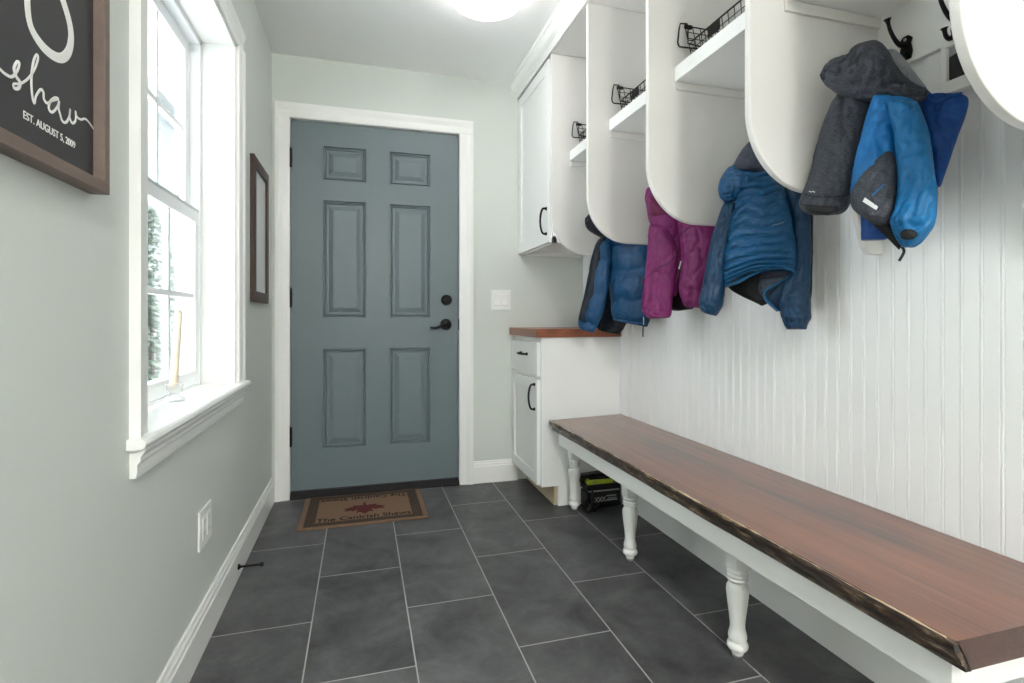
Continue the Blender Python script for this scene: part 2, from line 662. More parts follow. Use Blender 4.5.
# ------------------------------------------------------------------ the door
dr = struct(empty('door_1', (DX0 + 0.457, YB + 0.03, 0)))
YD = YB + 0.012     # face of the leaf
w = MB()
px = [DX0 + 0.004, -0.199, 0.027, 0.156, 0.383, DX1 - 0.004]
pz = [0.04, 0.256, 0.80, 0.973, 1.613, 1.723, 1.909, DZ - 0.004]
panels = [(1, 1), (3, 1), (1, 3), (3, 3), (1, 5), (3, 5)]
for i in range(5):
    for j in range(7):
        if (i, j) in panels:
            continue
        w.add([(px[i], YD, pz[j]), (px[i + 1], YD, pz[j]), (px[i + 1], YD, pz[j + 1]), (px[i], YD, pz[j + 1])], [(0, 1, 2, 3)])
for i, j in panels:
    x0, x1, z0, z1 = px[i], px[i + 1], pz[j], pz[j + 1]
    ins = [(0, 0), (0.004, 0.011), (0.008, 0.011), (0.013, 0.004), (0.018, 0.012), (0.030, 0.012), (0.034, 0.010), (0.052, 0.004), (0.055, 0.004)]
    rings = [[(x0 + a, YD + d, z0 + a), (x1 - a, YD + d, z0 + a), (x1 - a, YD + d, z1 - a), (x0 + a, YD + d, z1 - a)] for a, d in ins]
    for r0, r1 in zip(rings, rings[1:]):
        for q in range(4):
            w.add([r0[q], r0[(q + 1) % 4], r1[(q + 1) % 4], r1[q]], [(0, 1, 2, 3)])
    w.add(rings[-1], [(0, 1, 2, 3)])
# sides and back of the leaf
a, b, z0, z1, yb = px[0], px[-1], pz[0], pz[-1], YD + 0.044
w.add([(a, YD, z0), (b, YD, z0), (b, yb, z0), (a, yb, z0), (a, YD, z1), (b, YD, z1), (b, yb, z1), (a, yb, z1)],
      [(0, 1, 2, 3), (4, 5, 6, 7), (1, 2, 6, 5), (2, 3, 7, 6), (3, 0, 4, 7)])
leaf = w.build('door_leaf', M['door'], dr)
bm = bmesh.new()
bm.from_mesh(leaf.data)
bmesh.ops.remove_doubles(bm, verts=bm.verts, dist=1e-5)
bmesh.ops.recalc_face_normals(bm, faces=bm.faces)
bm.to_mesh(leaf.data)
bm.free()
for zc in (1.83, 1.08, 0.334):
    hg = MB().lathe([(0.0035, -0.054), (0.007, -0.052), (0.007, 0.052), (0.0035, 0.054)], (DX0 + 0.001, YB - 0.004, zc), 'z', 12)
    hg.box(DX0 + 0.002, DX0 + 0.010, YB + 0.004, YB + 0.012, zc - 0.05, zc + 0.05)
    tag(hg.build('hinge', M['black'], dr, smooth=True), 'black door hinge')
db = MB().lathe([(0.031, 0), (0.031, -0.006), (0.026, -0.014), (0.022, -0.016)], (0.477, YD, 1.074), 'y', 28)
db.box(0.462, 0.492, YD - 0.026, YD - 0.014, 1.070, 1.078)
tag(db.build('deadbolt', M['black'], dr, smooth=True), 'round black deadbolt')
hd = MB().lathe([(0.033, 0), (0.033, -0.006), (0.028, -0.013), (0.013, -0.016), (0.012, -0.045), (0.006, -0.048)], (0.474, YD, 0.932), 'y', 28)
lev = spline([(0.474, YD - 0.042, 0.932), (0.452, YD - 0.047, 0.930), (0.425, YD - 0.047, 0.918), (0.400, YD - 0.045, 0.914), (0.378, YD - 0.043, 0.917)], 14)
hd.tube(lev, [0.010 - 0.0045 * i / 13 for i in range(14)], 10)
tag(hd.build('door_handle', M['black'], dr, smooth=True), 'black lever handle')
tag(MB().box(DX1 - 0.003, DX1 + 0.002, YB - 0.002, YB + 0.012, 0.90, 0.965).build('strike_plate', M['black'], dr, bevel=0.002), 'black strike plate')
th = MB().prism([(YB - 0.018, 0), (YB - 0.018, 0.012), (YB - 0.006, 0.022), (YB + 0.008, 0.034), (YB + 0.14, 0.036), (YB + 0.14, 0)], 'x', DX0, DX1)
tag(th.build('threshold', M['plateblack'], dr, bevel=0.002), 'dark door threshold')

# ------------------------------------------------------------------ the window
wn = struct(empty('window_1', (-0.6, 1.8, WZ0)))
JX = -0.568     # inner face of the vinyl frame
j = MB()
j.box(JX - 0.07, XL, WY0 - 0.0, WY0 + 0.016, WZ0, WZ1).box(JX - 0.07, XL, WY1 - 0.016, WY1, WZ0, WZ1).box(JX - 0.07, XL, WY0, WY1, WZ1 - 0.016, WZ1)
j.build('jamb', M['trim'], wn, bevel=0.001)
a0, a1, b0, b1 = WY0 + 0.016, WY1 - 0.016, WZ0 + 0.025, WZ1 - 0.016
fr = MB()
for (q0, q1, xx0, xx1) in ((0.0, 0.018, JX - 0.07, JX), (0.018, 0.026, JX - 0.07, JX - 0.034)):
    fr.box(xx0, xx1, a0 + q0, a0 + q1, b0, b1).box(xx0, xx1, a1 - q1, a1 - q0, b0, b1)
    fr.box(xx0, xx1, a0 + q0, a1 - q0, b1 - q1, b1 - q0)
fr.box(JX - 0.07, JX, a0, a1, b0 - 0.025, b0 + 0.006)
fr.build('window_frame', M['vinyl'], wn, bevel=0.0015)


def sash(name, x, y0, y1, z0, z1, top, bot, lab):
    s = MB()
    t = 0.014
    st = 0.042
    s.box(x - t, x + t, y0, y0 + st, z0, z1).box(x - t, x + t, y1 - st, y1, z0, z1)
    s.box(x - t, x + t, y0 + st, y1 - st, z1 - top, z1).box(x - t, x + t, y0 + st, y1 - st, z0, z0 + bot)
    o = s.build(name, M['vinyl'], wn, bevel=0.002)
    gy0, gy1, gz0, gz1 = y0 + st, y1 - st, z0 + bot, z1 - top
    m = MB()
    for k in (1, 2):
        yy = gy0 + (gy1 - gy0) * k / 3
        m.box(x - 0.005, x + 0.008, yy - 0.009, yy + 0.009, gz0, gz1)
    zz = (gz0 + gz1) / 2
    m.box(x - 0.0045, x + 0.0085, gy0, gy1, zz - 0.009, zz + 0.009)
    m.build('muntin', M['vinyl'], o, bevel=0.0015)
    MB().box(x - 0.003, x + 0.001, gy0 - 0.004, gy1 + 0.004, gz0 - 0.004, gz1 + 0.004).build('glass_pane', M['glass'], o)
    return o


zm = 1.355
lo = sash('lower_sash', JX - 0.018, a0 + 0.018, a1 - 0.018, b0 + 0.006, zm, 0.040, 0.052, None)
up = sash('upper_sash', JX - 0.050, a0 + 0.018, a1 - 0.018, zm - 0.03, b1 - 0.018, 0.045, 0.040, None)
MB().box(JX - 0.034, JX - 0.003, a0 + 0.018, a1 - 0.018, zm, zm + 0.010).build('meeting_rail', M['greyrail'], wn, bevel=0.002)
lk = MB().lathe([(0.014, 0), (0.014, 0.01), (0.006, 0.013)], (JX - 0.018, 1.95, zm + 0.010), 'z', 16).box(JX - 0.022, JX + 0.006, 1.945, 1.955, zm + 0.016, zm + 0.022)
lk.build('sash_lock', M['vinyl'], wn, smooth=True)
# stool and apron
p = [(JX - 0.002, 0.702), (XL + 0.028, 0.702), (XL + 0.034, 0.706), (XL + 0.037, 0.713), (XL + 0.034, 0.720), (XL + 0.028, 0.724), (JX - 0.002, 0.724)]
s = MB().prism([(a, b) for a, b in p if True], 'y', WY0 + 0.001, WY1 - 0.001)
p2 = [(XL + 0.001, 0.702)] + p[1:6] + [(XL + 0.001, 0.724)]
s.prism(p2, 'y', 1.226, WY0 + 0.001).prism(p2, 'y', WY1 - 0.001, 2.285)
s.build('window_sill', M['trim'], wn, bevel=0.001)
ap = [(XL, 0.64), (XL + 0.012, 0.64), (XL + 0.014, 0.652), (XL + 0.014, 0.668), (XL + 0.020, 0.674), (XL + 0.020, 0.684), (XL + 0.028, 0.694), (XL + 0.030, 0.702), (XL, 0.702)]
MB().prism(ap, 'y', 1.245, 2.262).build('sill_apron', M['trim'], wn, bevel=0.001)
# casing (trim_2)
c = MB()
cp = [(0, 0), (0, 0.010), (0.006, 0.013), (0.040, 0.014), (0.052, 0.020), (0.066, 0.021), (0.066, 0)]
c.prism([(XL + b, WY0 - a) for a, b in cp], 'z', 0.724, WZ1)
c.prism([(XL + b, WY1 + a) for a, b in cp], 'z', 0.724, WZ1)
c.prism([(XL + b, WZ1 + a) for a, b in cp], 'y', WY0 - 0.066, WY1 + 0.066)
struct(c.build('trim_2', M['trim']))

# ================================================================== LOCKERS ABOVE THE BENCH
XF = 0.907
DY = [2.45, 2.017, 1.539, 1.072, 0.606]
lock = tag(empty('wall_cubby_unit', (1.33, 1.5, 2.25)), 'white built-in wall of open coat cubbies with rounded dividers above the bench', 'wall cubbies')


def divider(y, tail=True):
    r = 0.19
    zb = 1.287
    pts = [(XR, 2.282), (XF, 2.282)]
    for k in range(17):
        q = PI + (PI / 2) * k / 16
        pts.append((XF + r + r * math.cos(q), zb + r + r * math.sin(q)))
    if tail:
        pts += [(1.19, zb), (1.215, zb - 0.006), (1.236, zb - 0.03), (1.262, zb - 0.105), (1.272, zb - 0.132), (1.283, zb - 0.145), (1.30, zb - 0.149), (XR, zb - 0.149)]
    else:
        pts += [(XR, zb)]
    return MB().prism(pts, 'y', y - 0.0095, y + 0.0095)


for k, y in enumerate(DY):
    divider(y, k > 0).build('divider', M['locker'], lock, bevel=0.003, seg=3)
MB().box(XF + 0.002, XR, DY[-1], DY[0] - 0.0095, 2.2822, 2.30).build('top_panel', M['locker'], lock)
MB().box(XF + 0.001, XF + 0.02, DY[-1] - 0.01, YB, 2.3002, ZC).build('frieze', M['locker'], lock)
for a, b in zip(DY, DY[1:]):
    y0, y1 = b + 0.0096, a - 0.0096
    sh = MB().box(1.004, XR - 0.002, y0, y1, 1.757, 1.806).build('shelf', M['cab'], lock, bevel=0.002)
    for c0, c1 in ((y1 - 0.009, y1 - 0.0002), (y0 + 0.0002, y0 + 0.009)):
        MB().box(1.008, XR - 0.004, c0, c1, 1.730, 1.7565).build('cleat', M['locker'], sh, bevel=0.002)
    MB().box(XR - 0.019, XR - 0.0008, y0, y1, 1.606, 1.7565).build('hook_rail', M['cab'], lock, bevel=0.002)

cr = [(0.907, 2.2840), (0.897, 2.2840), (0.897, 2.2953), (0.892, 2.3001), (0.892, 2.3098), (0.886, 2.3146), (0.872, 2.3243), (0.862, 2.3404), (0.858, 2.3516), (0.850, 2.3549), (0.850, 2.3750), (0.907, 2.3750)]
struct(MB().prism(cr, 'y', DY[-1] - 0.02, YB).build('trim_3', M['trim'], bevel=0.001))


# ------------------------------------------------------------------ handles and shaker fronts
def bow_handle(c, axis, length, out=(-1, 0, 0)):
    """bar pull bowed out of the face; c = middle, on the face"""
    c, out = Vector(c), Vector(out)
    ax = Vector((0, 0, 1)) if axis == 'z' else Vector((0, 1, 0))
    h = length / 2
    m = MB()
    pts = spline([tuple(c + ax * t * h + out * d) for t, d in ((-1, 0.004), (-0.97, 0.02), (-0.6, 0.030), (0, 0.034), (0.6, 0.030), (0.97, 0.02), (1, 0.004))], 22)
    m.tube(pts, 0.0056, 8)
    for t in (-1, 1):
        b = c + ax * t * h
        m.tube([b, b + out * 0.003, b + out * 0.010], [0.009, 0.009, 0.005], 10)
    return m


def shaker_x(x, y0, y1, z0, z1, rail=0.055, t=0.019, rec=0.007):
    """shaker front facing -x whose face lies at x"""
    m = MB()
    m.box(x, x + t, y0, y0 + rail, z0, z1).box(x, x + t, y1 - rail, y1, z0, z1)
    m.box(x, x + t, y0 + rail, y1 - rail, z0, z0 + rail).box(x, x + t, y0 + rail, y1 - rail, z1 - rail, z1)
    m.box(x + rec, x + t, y0 + rail, y1 - rail, z0 + rail, z1 - rail)
    return m


# upper cabinet
uc = tag(empty('wall_cabinet', (1.1, 2.74, 1.35)), 'white wall cabinet with a tall shaker door in the back corner by the door', 'cabinet')
b = MB()
y0, y1 = DY[0] + 0.0097, YB - 0.001
b.box(XF + 0.019, XF + 0.037, y0, y0 + 0.032, 1.345, 2.284).box(XF + 0.019, XF + 0.037, y1 - 0.02, y1, 1.345, 2.284).box(XF + 0.019, XF + 0.037, y0, y1, 2.242, 2.284).box(XF + 0.019, XF + 0.037, y0, y1, 1.345, 1.38)
b.box(XF + 0.037, XR - 0.001, y1 - 0.018, y1, 1.345, 2.284).box(XF + 0.037, XR - 0.001, y0, y1, 1.372, 1.39).box(XF + 0.037, XR - 0.001, y0, y1, 2.266, 2.284)
b.box(XF + 0.037, XR - 0.001, y0, y0 + 0.012, 1.345, 2.284).box(XR - 0.02, XR - 0.001, y0, y1, 1.345, 2.284)
b.build('cabinet_body', M['cab'], uc, bevel=0.001)
d = shaker_x(XF - 0.001, y0 + 0.022, y1 - 0.006, 1.352, 2.276, 0.06).build('cabinet_door', M['cab'], uc, bevel=0.0015)
tag(bow_handle((XF - 0.001, y0 + 0.052, 1.462), 'z', 0.128).build('handle', M['black'], d, smooth=True), 'black bow handle')

# base cabinet
bc = tag(empty('base_cabinet', (1.1, 2.77, 0)), 'white base cabinet with one drawer over one door under the butcher block top', 'cabinet')
y0, y1 = 2.53, YB - 0.001
xf = 0.885
b = MB()
b.prism([(xf + 0.018, 0.104), (0.978, 0.104), (0.978, 0), (XR - 0.002, 0), (XR - 0.002, 0.87), (xf + 0.018, 0.87)], 'y', y0, y0 + 0.018)
b.box(xf + 0.018, XR - 0.002, y1 - 0.018, y1, 0.104, 0.87).box(xf + 0.018, XR - 0.002, y0 + 0.018, y1 - 0.018, 0.104, 0.122)
b.box(XR - 0.02, XR - 0.002, y0 + 0.018, y1 - 0.018, 0.122, 0.87).box(xf + 0.018, XR - 0.002, y0 + 0.018, y1 - 0.018, 0.852, 0.87)
b.box(xf, xf + 0.018, y0, y0 + 0.038, 0.104, 0.87).box(xf, xf + 0.018, y1 - 0.02, y1, 0.104, 0.87)
b.box(xf, xf + 0.018, y0 + 0.038, y1 - 0.02, 0.835, 0.87).box(xf, xf + 0.018, y0 + 0.038, y1 - 0.02, 0.64, 0.68).box(xf, xf + 0.018, y0 + 0.038, y1 - 0.02, 0.104, 0.14)
b.build('cabinet_body', M['cab'], bc, bevel=0.001)
MB().box(0.962, 0.977, y0 + 0.0185, y1, 0, 0.1035).build('toe_kick', M['raw'], bc)
dw = shaker_x(xf - 0.0195, y0 + 0.016, y1 - 0.008, 0.668, 0.843, 0.012, rec=0.003).build('drawer', M['cab'], bc, bevel=0.0015)
tag(bow_handle((xf - 0.0175, (y0 + y1) / 2 - 0.01, 0.775), 'y', 0.105).build('handle', M['black'], dw, smooth=True), 'black bow handle')
d = shaker_x(xf - 0.0195, y0 + 0.016, y1 - 0.008, 0.112, 0.652, 0.058).build('cabinet_door', M['cab'], bc, bevel=0.0015)
tag(bow_handle((xf - 0.0195, y0 + 0.048, 0.562), 'z', 0.128).build('handle', M['black'], d, smooth=True), 'black bow handle')
bt = MB().box(0.852, XR - 0.001, 2.512, YB - 0.001, 0.8705, 0.914)
tag(bt.build('countertop', M['butcher'], bevel=0.004, seg=3, origin=(1.1, 2.77, 0.87)), 'thick reddish butcher block top lying on the base cabinet', 'countertop')

# ================================================================== THE BENCH
BY0, BY1, BZ = 0.60, 2.462, 0.46
bench = tag(empty('bench', (1.12, 1.55, 0)), 'long live-edge reddish wood slab bench on a white apron and turned legs', 'bench')


def edge_x(y, s=0.0):
    return 0.899 + 0.0055 * noise.noise(Vector((y * 2.1, 3.1, s))) + 0.003 * noise.noise(Vector((y * 9.0, 1.7, s)))


NB = 140
sl, bk, lp = MB(), MB(), MB()
ys = [BY0 + (BY1 - BY0) * i / NB for i in range(NB + 1)]
vs, fs = [], []
for y in ys:
    e = edge_x(y)
    yw = BY0 + (y - BY0) * (2.515 - BY0) / (BY1 - BY0)
    vs += [(e + 0.006, y, BZ), (XR - 0.0035, yw, BZ), (XR - 0.0035, yw, 0.408), (e + 0.036, y, 0.408)]
for i in range(NB):
    for q in range(4):
        a, b_ = i * 4 + q, i * 4 + (q + 1) % 4
        fs.append((a, b_, b_ + 4, a + 4))
sl.add(vs, fs)
n4 = NB * 4
sl.add([vs[0], vs[1], vs[2], vs[3]], [(0, 1, 2, 3)], 1)
sl.add([vs[n4], vs[n4 + 1], vs[n4 + 2], vs[n4 + 3]], [(3, 2, 1, 0)], 1)
slab = sl.build('seat_slab', [M['slab'], M['slab_end']], bench)
vs, fs = [], []
cols = 9
for y in ys:
    e = edge_x(y)
    for q in range(cols):
        f = q / (cols - 1)
        x = e + 0.0065 - 0.0065 * math.sin(min(f * 4, 1) * PI / 2) + 0.030 * max(0, f - 0.12) ** 1.1
        z = BZ + 0.0002 - 0.053 * f
        if 0 < q < cols - 1:
            x += 0.006 * noise.noise(Vector((y * 22, z * 60, 4.0))) + 0.003 * noise.noise(Vector((y * 60, z * 120, 9.0)))
        vs.append((x, y, z))
for i in range(NB):
    for q in range(cols - 1):
        a = i * cols + q
        fs.append((a, a + cols, a + cols + 1, a + 1))
# back and ends of the bark strip (a solid strip set into the slab front)
bi = len(vs)
for y in ys:
    e = edge_x(y)
    vs += [(e + 0.040, y, 0.4065), (e + 0.010, y, BZ - 0.0008)]
for i in range(NB):
    a, b_ = i * cols + cols - 1, bi + i * 2
    fs += [(a, a + cols, b_ + 2, b_), (b_, b_ + 2, b_ + 3, b_ + 1), (b_ + 1, b_ + 3, i * cols + cols, i * cols)]
fs.append(tuple(range(cols)) + (bi, bi + 1))
fs.append(tuple(NB * cols + q for q in range(cols)) + (bi + NB * 2, bi + NB * 2 + 1))
bk.add(vs, fs)
tag(bk.build('bark_edge', M['barkedge'], slab, smooth=60), 'dark rough bark edge')
# pale sapwood lip, broken into stretches along the arris
rad = [max(0.0004, 0.0008 + 0.0030 * noise.noise(Vector((y * 6.5, 8.2, 0))) + 0.0016 * noise.noise(Vector((y * 40, 0, 0)))) for y in ys[1:-1]]
lp.tube([(edge_x(y) + 0.0035, y, BZ - 0.0010) for y in ys[1:-1]], rad, 6)
tag(lp.build('sapwood_lip', M['lip'], slab, smooth=True), 'pale broken sapwood line')
apn = MB().box(0.940, 0.960, 0.632, 2.43, 0.343, 0.4062).box(0.960, XR - 0.02, 0.632, 0.652, 0.343, 0.4062).box(0.960, XR - 0.02, 2.41, 2.43, 0.343, 0.4062).box(XR - 0.022, XR - 0.0195, 0.652, 2.41, 0.343, 0.4062)
apn.build('apron', M['trim'], bench, bevel=0.002)


def turned_leg(y):
    x = 1.035
    m = MB().box(x - 0.0255, x + 0.0255, y - 0.0255, y + 0.0255, 0.2594, 0.4058)
    pr = [(0.0155, 0.011), (0.0165, 0.016), (0.0178, 0.024), (0.0185, 0.0255), (0.0255, 0.027), (0.0285, 0.032), (0.0292, 0.037), (0.0275, 0.043), (0.0225, 0.047), (0.0215, 0.049),
          (0.0240, 0.053), (0.0258, 0.060), (0.0250, 0.068), (0.0222, 0.078), (0.0205, 0.088), (0.0207, 0.100), (0.0232, 0.125), (0.0272, 0.155), (0.0300, 0.180), (0.0310, 0.194), (0.0298, 0.204), (0.0255, 0.212), (0.0205, 0.2165), (0.0205, 0.219),
          (0.0255, 0.2205), (0.0290, 0.2250), (0.0262, 0.2298), (0.0240, 0.2306), (0.0262, 0.2314), (0.0292, 0.2365), (0.0262, 0.2415), (0.0240, 0.2424), (0.0262, 0.2432), (0.0290, 0.2485), (0.0265, 0.2535), (0.0240, 0.2560), (0.0240, 0.2596)]
    m.lathe(pr, (x, y, 0), 'z', 32)
    lg = m.build('leg', M['trim'], bench, smooth=True)
    tag(MB().lathe([(0.0125, 0.0005), (0.0145, 0.003), (0.0145, 0.010), (0.0135, 0.013)], (x, y, 0), 'z', 20).build('foot_glide', M['steel'], lg, smooth=True), 'small metal glide')


for y in (0.68, 1.262, 1.885, 2.455):
    turned_leg(y)

# ================================================================== UNDER THE BENCH
tc_ = tag(empty('black_charger_box', (1.19, 2.475, 0)), 'black box with grey strip and markings on the floor under the bench', 'charger box')
MB().box(1.098, 1.285, 2.442, 2.524, 0.004, 0.086).build('body', M['blackp'], tc_, bevel=0.006)
MB().box(1.095, 1.288, 2.440, 2.5245, 0.092, 0.122).build('lid', M['blackp'], tc_, bevel=0.006)
MB().box(1.110, 1.280, 2.4405, 2.50, 0.0855, 0.0925).build('grey_strip', M['grey'], tc_, bevel=0.001)
fm = MB()
for x0, x1, z0, z1 in ((1.205, 1.262, 0.058, 0.064), (1.205, 1.268, 0.036, 0.044), (1.215, 1.262, 0.048, 0.051)):
    fm.box(x0, x1, 2.4405, 2.4425, z0, z1)
for k in range(3):
    xx = 1.142 + 0.020 * k
    fm.tube([(xx, 2.4410, 0.034), (xx + 0.018, 2.4410, 0.058)], 0.0022, 6).tube([(xx, 2.4410, 0.058), (xx + 0.018, 2.4410, 0.034)], 0.0022, 6)
fm.build('grey_markings', M['grey'], tc_)
for x in (1.115, 1.268):
    for yy in (2.46, 2.508):
        MB().lathe([(0.007, 0), (0.007, 0.005)], (x, yy, 0), 'z', 12).build('rubber_foot', M['blackp'], tc_)
lg = tag(empty('lime_battery_pack', (1.19, 2.46, 0.122)), 'flat lime green and black gadget lying on top of the black box under the bench', 'gadget')
MB().prism([(1.105, 0.1225), (1.245, 0.1225), (1.247, 0.132), (1.236, 0.1455), (1.112, 0.1455), (1.103, 0.134)], 'y', 2.4435, 2.483).build('body', M['lime'], lg, bevel=0.003)
MB().box(1.118, 1.232, 2.450, 2.482, 0.1457, 0.1530).build('top_cover', M['blackp'], lg, bevel=0.003)
MB().box(1.135, 1.150, 2.4425, 2.4445, 0.127, 0.139).build('button', M['grey'], lg, bevel=0.001)
fl = tag(empty('flat_black_case', (1.17, 2.505, 0.1225)), 'flat black case standing behind the lime green gadget and reaching towards the far bench leg', 'case')
MB().prism([(1.078, 0.1285), (1.268, 0.1228), (1.275, 0.165), (1.245, 0.172), (1.085, 0.163)], 'y', 2.4865, 2.5255).build('body', M['blackp'], fl, bevel=0.004)
cd = spline([(1.122, 2.432, 0.105), (1.118, 2.422, 0.09), (1.112, 2.418, 0.03), (1.10, 2.415, 0.006), (1.088, 2.43, 0.0055), (1.084, 2.43, 0.03), (1.088, 2.43, 0.052), (1.10, 2.43, 0.045), (1.115, 2.425, 0.012),
             (1.09, 2.40, 0.0055), (1.084, 2.41, 0.0055), (1.080, 2.425, 0.012), (1.09, 2.435, 0.016), (1.105, 2.41, 0.010), (1.125, 2.395, 0.0055)], 90)
cg = MB().tube(cd, 0.0045, 7)
for k in range(4):
    ctr = Vector((1.104 + 0.006 * k, 2.419 - 0.004 * k, 0.012 + 0.007 * k))
    cg.tube([ctr + Vector((0.024 * math.cos(q), 0.014 * math.sin(q), 0.003 * math.sin(3 * q + k))) for q in [2 * PI * i / 24 for i in range(24)]], 0.0043, 6, True)
tag(cg.build('power_cord', M['blackp'], smooth=True, origin=(1.09, 2.42, 0)), 'tangled black power cord on the floor beside the far bench leg', 'cord')

# ================================================================== DOORMAT
dm = tag(empty('doormat', (0.0175, 2.765, 0)), 'tan coir doormat with knotwork border, red maple leaf and lettering in front of the door', 'doormat')
mm = MB().box(-0.28, 0.315, 2.5525, 2.9775, 0.0005, 0.012)
mm.build('mat_body', M['coir'], dm, bevel=0.003)
hl = [(0, 1), (0.17, 0.66), (0.33, 0.74), (0.25, 0.27), (0.45, 0.47), (0.51, 0.35), (0.76, 0.40), (0.68, 0.16), (0.80, 0.08), (0.42, -0.25), (0.47, -0.40), (0.05, -0.34), (0.045, -0.78)]
pl = hl + [(-a, b) for a, b in reversed(hl[1:])]
lf = MB().prism([(0.0175 - a * 0.128, 2.756 - b * 0.092) for a, b in pl], 'z', 0.0118, 0.0127)
tag(lf.build('maple_leaf', M['leaf'], dm), 'dark red maple leaf')
for yy, rz, in ((2.628, 0), (2.903, PI)):
    tag(text_mesh('lettering', 'The CanIrish Shaws', 0.058, M['ink'], dm,
                  Matrix.Translation((0.0175, yy, 0.0122)) @ Matrix.Rotation(rz, 4, 'Z'), 0.0004, 0.44, 0.0010), 'dark lettering')

# ================================================================== LEFT WALL THINGS
WALLROT = Matrix(((0, 0, 1, 0), (1, 0, 0, 0), (0, 1, 0, 0), (0, 0, 0, 1)))   # text x -> +y, text y -> +z
SX = XL + 0.030
sg = tag(empty('wall_sign', (XL, 0.885, 1.43)), 'charcoal name sign with white script and a wooden frame hanging nearest on the left wall', 'sign')
sy0, sy1, sz0, sz1 = 0.683, 1.083, 1.186, 1.70
bw = 0.019
f = MB()
f.box(XL, SX, sy0, sy1, sz0, sz0 + bw).box(XL, SX, sy0, sy1, sz1 - bw, sz1).box(XL, SX, sy0, sy0 + bw, sz0 + bw, sz1 - bw).box(XL, SX, sy1 - bw, sy1, sz0 + bw, sz1 - bw)
f.build('frame', M['signwood'], sg, bevel=0.001)
BX = XL + 0.013
MB().box(XL + 0.001, BX, sy0 + bw, sy1 - bw, sz0 + bw, sz1 - bw).build('board', M['board'], sg)


def stroke(pts, rad, n):
    sm = spline(pts, n)
    P = [on_x(a / 3.415, b / 3.415, BX + 0.0006) for a, b, *_ in sm]
    m = MB()
    L, R = [], []
    for i, p in enumerate(P):
        t = (P[min(i + 1, n - 1)] - P[max(i - 1, 0)]).normalized()
        nn = Vector((0, -t.z, t.y)) * (rad * (sm[i][2] if len(sm[i]) > 2 else 1))
        L.append(p + nn)
        R.append(p - nn)
    up = Vector((0.0006, 0, 0))
    vs = [q for i in range(n) for q in (L[i], R[i], L[i] - up, R[i] - up)]
    fs = []
    for i in range(n - 1):
        a = i * 4
        fs += [(a, a + 1, a + 5, a + 4), (a + 2, a + 6, a + 7, a + 3), (a, a + 4, a + 6, a + 2), (a + 1, a + 3, a + 7, a + 5)]
    m.add(vs, fs)
    return m


big = stroke([(230, -330, .6), (170, -400, .8), (100, -330, 1), (110, -220, 1.1), (180, -90, 1.1), (222, 20, 1.1), (243, 110, 1.1), (235, 175, 1.1), (203, 198, 1), (150, 162, 1), (106, 90, .9), (94, 0, .9), (100, -60, .8)], 0.0072, 110)
tag(big.build('initial', M['white_ink'], sg), 'large white script initial')
name = stroke([(0, 235, 1), (18, 252, 1), (42, 262, 1), (60, 240, 1), (67, 216, 1), (58, 212, 1), (49, 236, 1.2), (57, 262, 1.2), (70, 282, 1.2), (64, 301, 1.2), (50, 301, 1), (48, 287, .8), (72, 285, .8), (97, 268, .8),
               (118, 238, .8), (131, 200, .9), (126, 187, .9), (115, 212, 1.1), (108, 270, 1.1), (111, 325, 1.1), (118, 352, 1), (124, 328, .9), (139, 306, 1), (149, 315, 1.1), (151, 338, 1.1), (162, 352, 1), (178, 345, .8),
               (200, 338, .8), (188, 334, 1), (171, 350, 1.1), (168, 372, 1.1), (180, 383, 1), (197, 365, .9), (203, 345, 1), (201, 370, 1.1), (207, 392, 1), (213, 412, 1), (226, 418, 1), (238, 397, 1), (241, 372, 1), (239, 402, 1.1),
               (249, 421, 1), (259, 410, 1), (259, 381, 1), (263, 398, .9), (277, 408, .9), (292, 406, .9), (306, 420, .8), (320, 440, .7), (333, 456, .6)], 0.0020, 330)
tag(name.build('name_lettering', M['white_ink'], sg), 'white script name')
pa, pb = on_x(78 / 3.415, 392 / 3.415, BX), on_x(255 / 3.415, 497 / 3.415, BX)
mid = (pa + pb) / 2
tag(text_mesh('date_lettering', 'EST. AUGUST 5, 2009', 0.0155, M['white_ink'], sg,
              Matrix.Translation((BX + 0.0006, mid.y, mid.z)) @ WALLROT, 0.0003, pb.y - pa.y), 'small white date line')

wf = tag(empty('picture_frame', (XL, 2.615, 1.35)), 'tall dark brown wooden frame on the left wall between window and door', 'picture frame')
y0, y1, z0, z1, bw = 2.452, 2.815, 1.04, 1.672, 0.047
f = MB()
f.box(XL, XL + 0.018, y0, y1, z0, z0 + bw).box(XL, XL + 0.018, y0, y1, z1 - bw, z1).box(XL, XL + 0.018, y0, y0 + bw, z0 + bw, z1 - bw).box(XL, XL + 0.018, y1 - bw, y1, z0 + bw, z1 - bw)
f.build('frame', M['darkwood'], wf, bevel=0.0015)
MB().box(XL + 0.001, XL + 0.009, y0 + bw, y1 - bw, z0 + bw, z1 - bw).build('pale_sheet', M['paper'], wf)

ot = tag(empty('wall_outlet', (XL, 1.775, 0.346)), 'white double outlet plate low on the left wall under the window', 'outlet')
MB().box(XL, XL + 0.006, 1.712, 1.838, 0.289, 0.403).build('cover_plate', M['plate'], ot, bevel=0.002)
for yc in (1.752, 1.798):
    r_ = MB().box(XL + 0.005, XL + 0.0085, yc - 0.0165, yc + 0.0165, 0.313, 0.379).build('receptacle', M['plate'], ot, bevel=0.002)
    for zc in (0.329, 0.363):
        for q in (-0.007, 0.007):
            MB().box(XL + 0.008, XL + 0.0088, yc + q - 0.001, yc + q + 0.001, zc - 0.004, zc + 0.005).build('slot', M['grey'], r_)

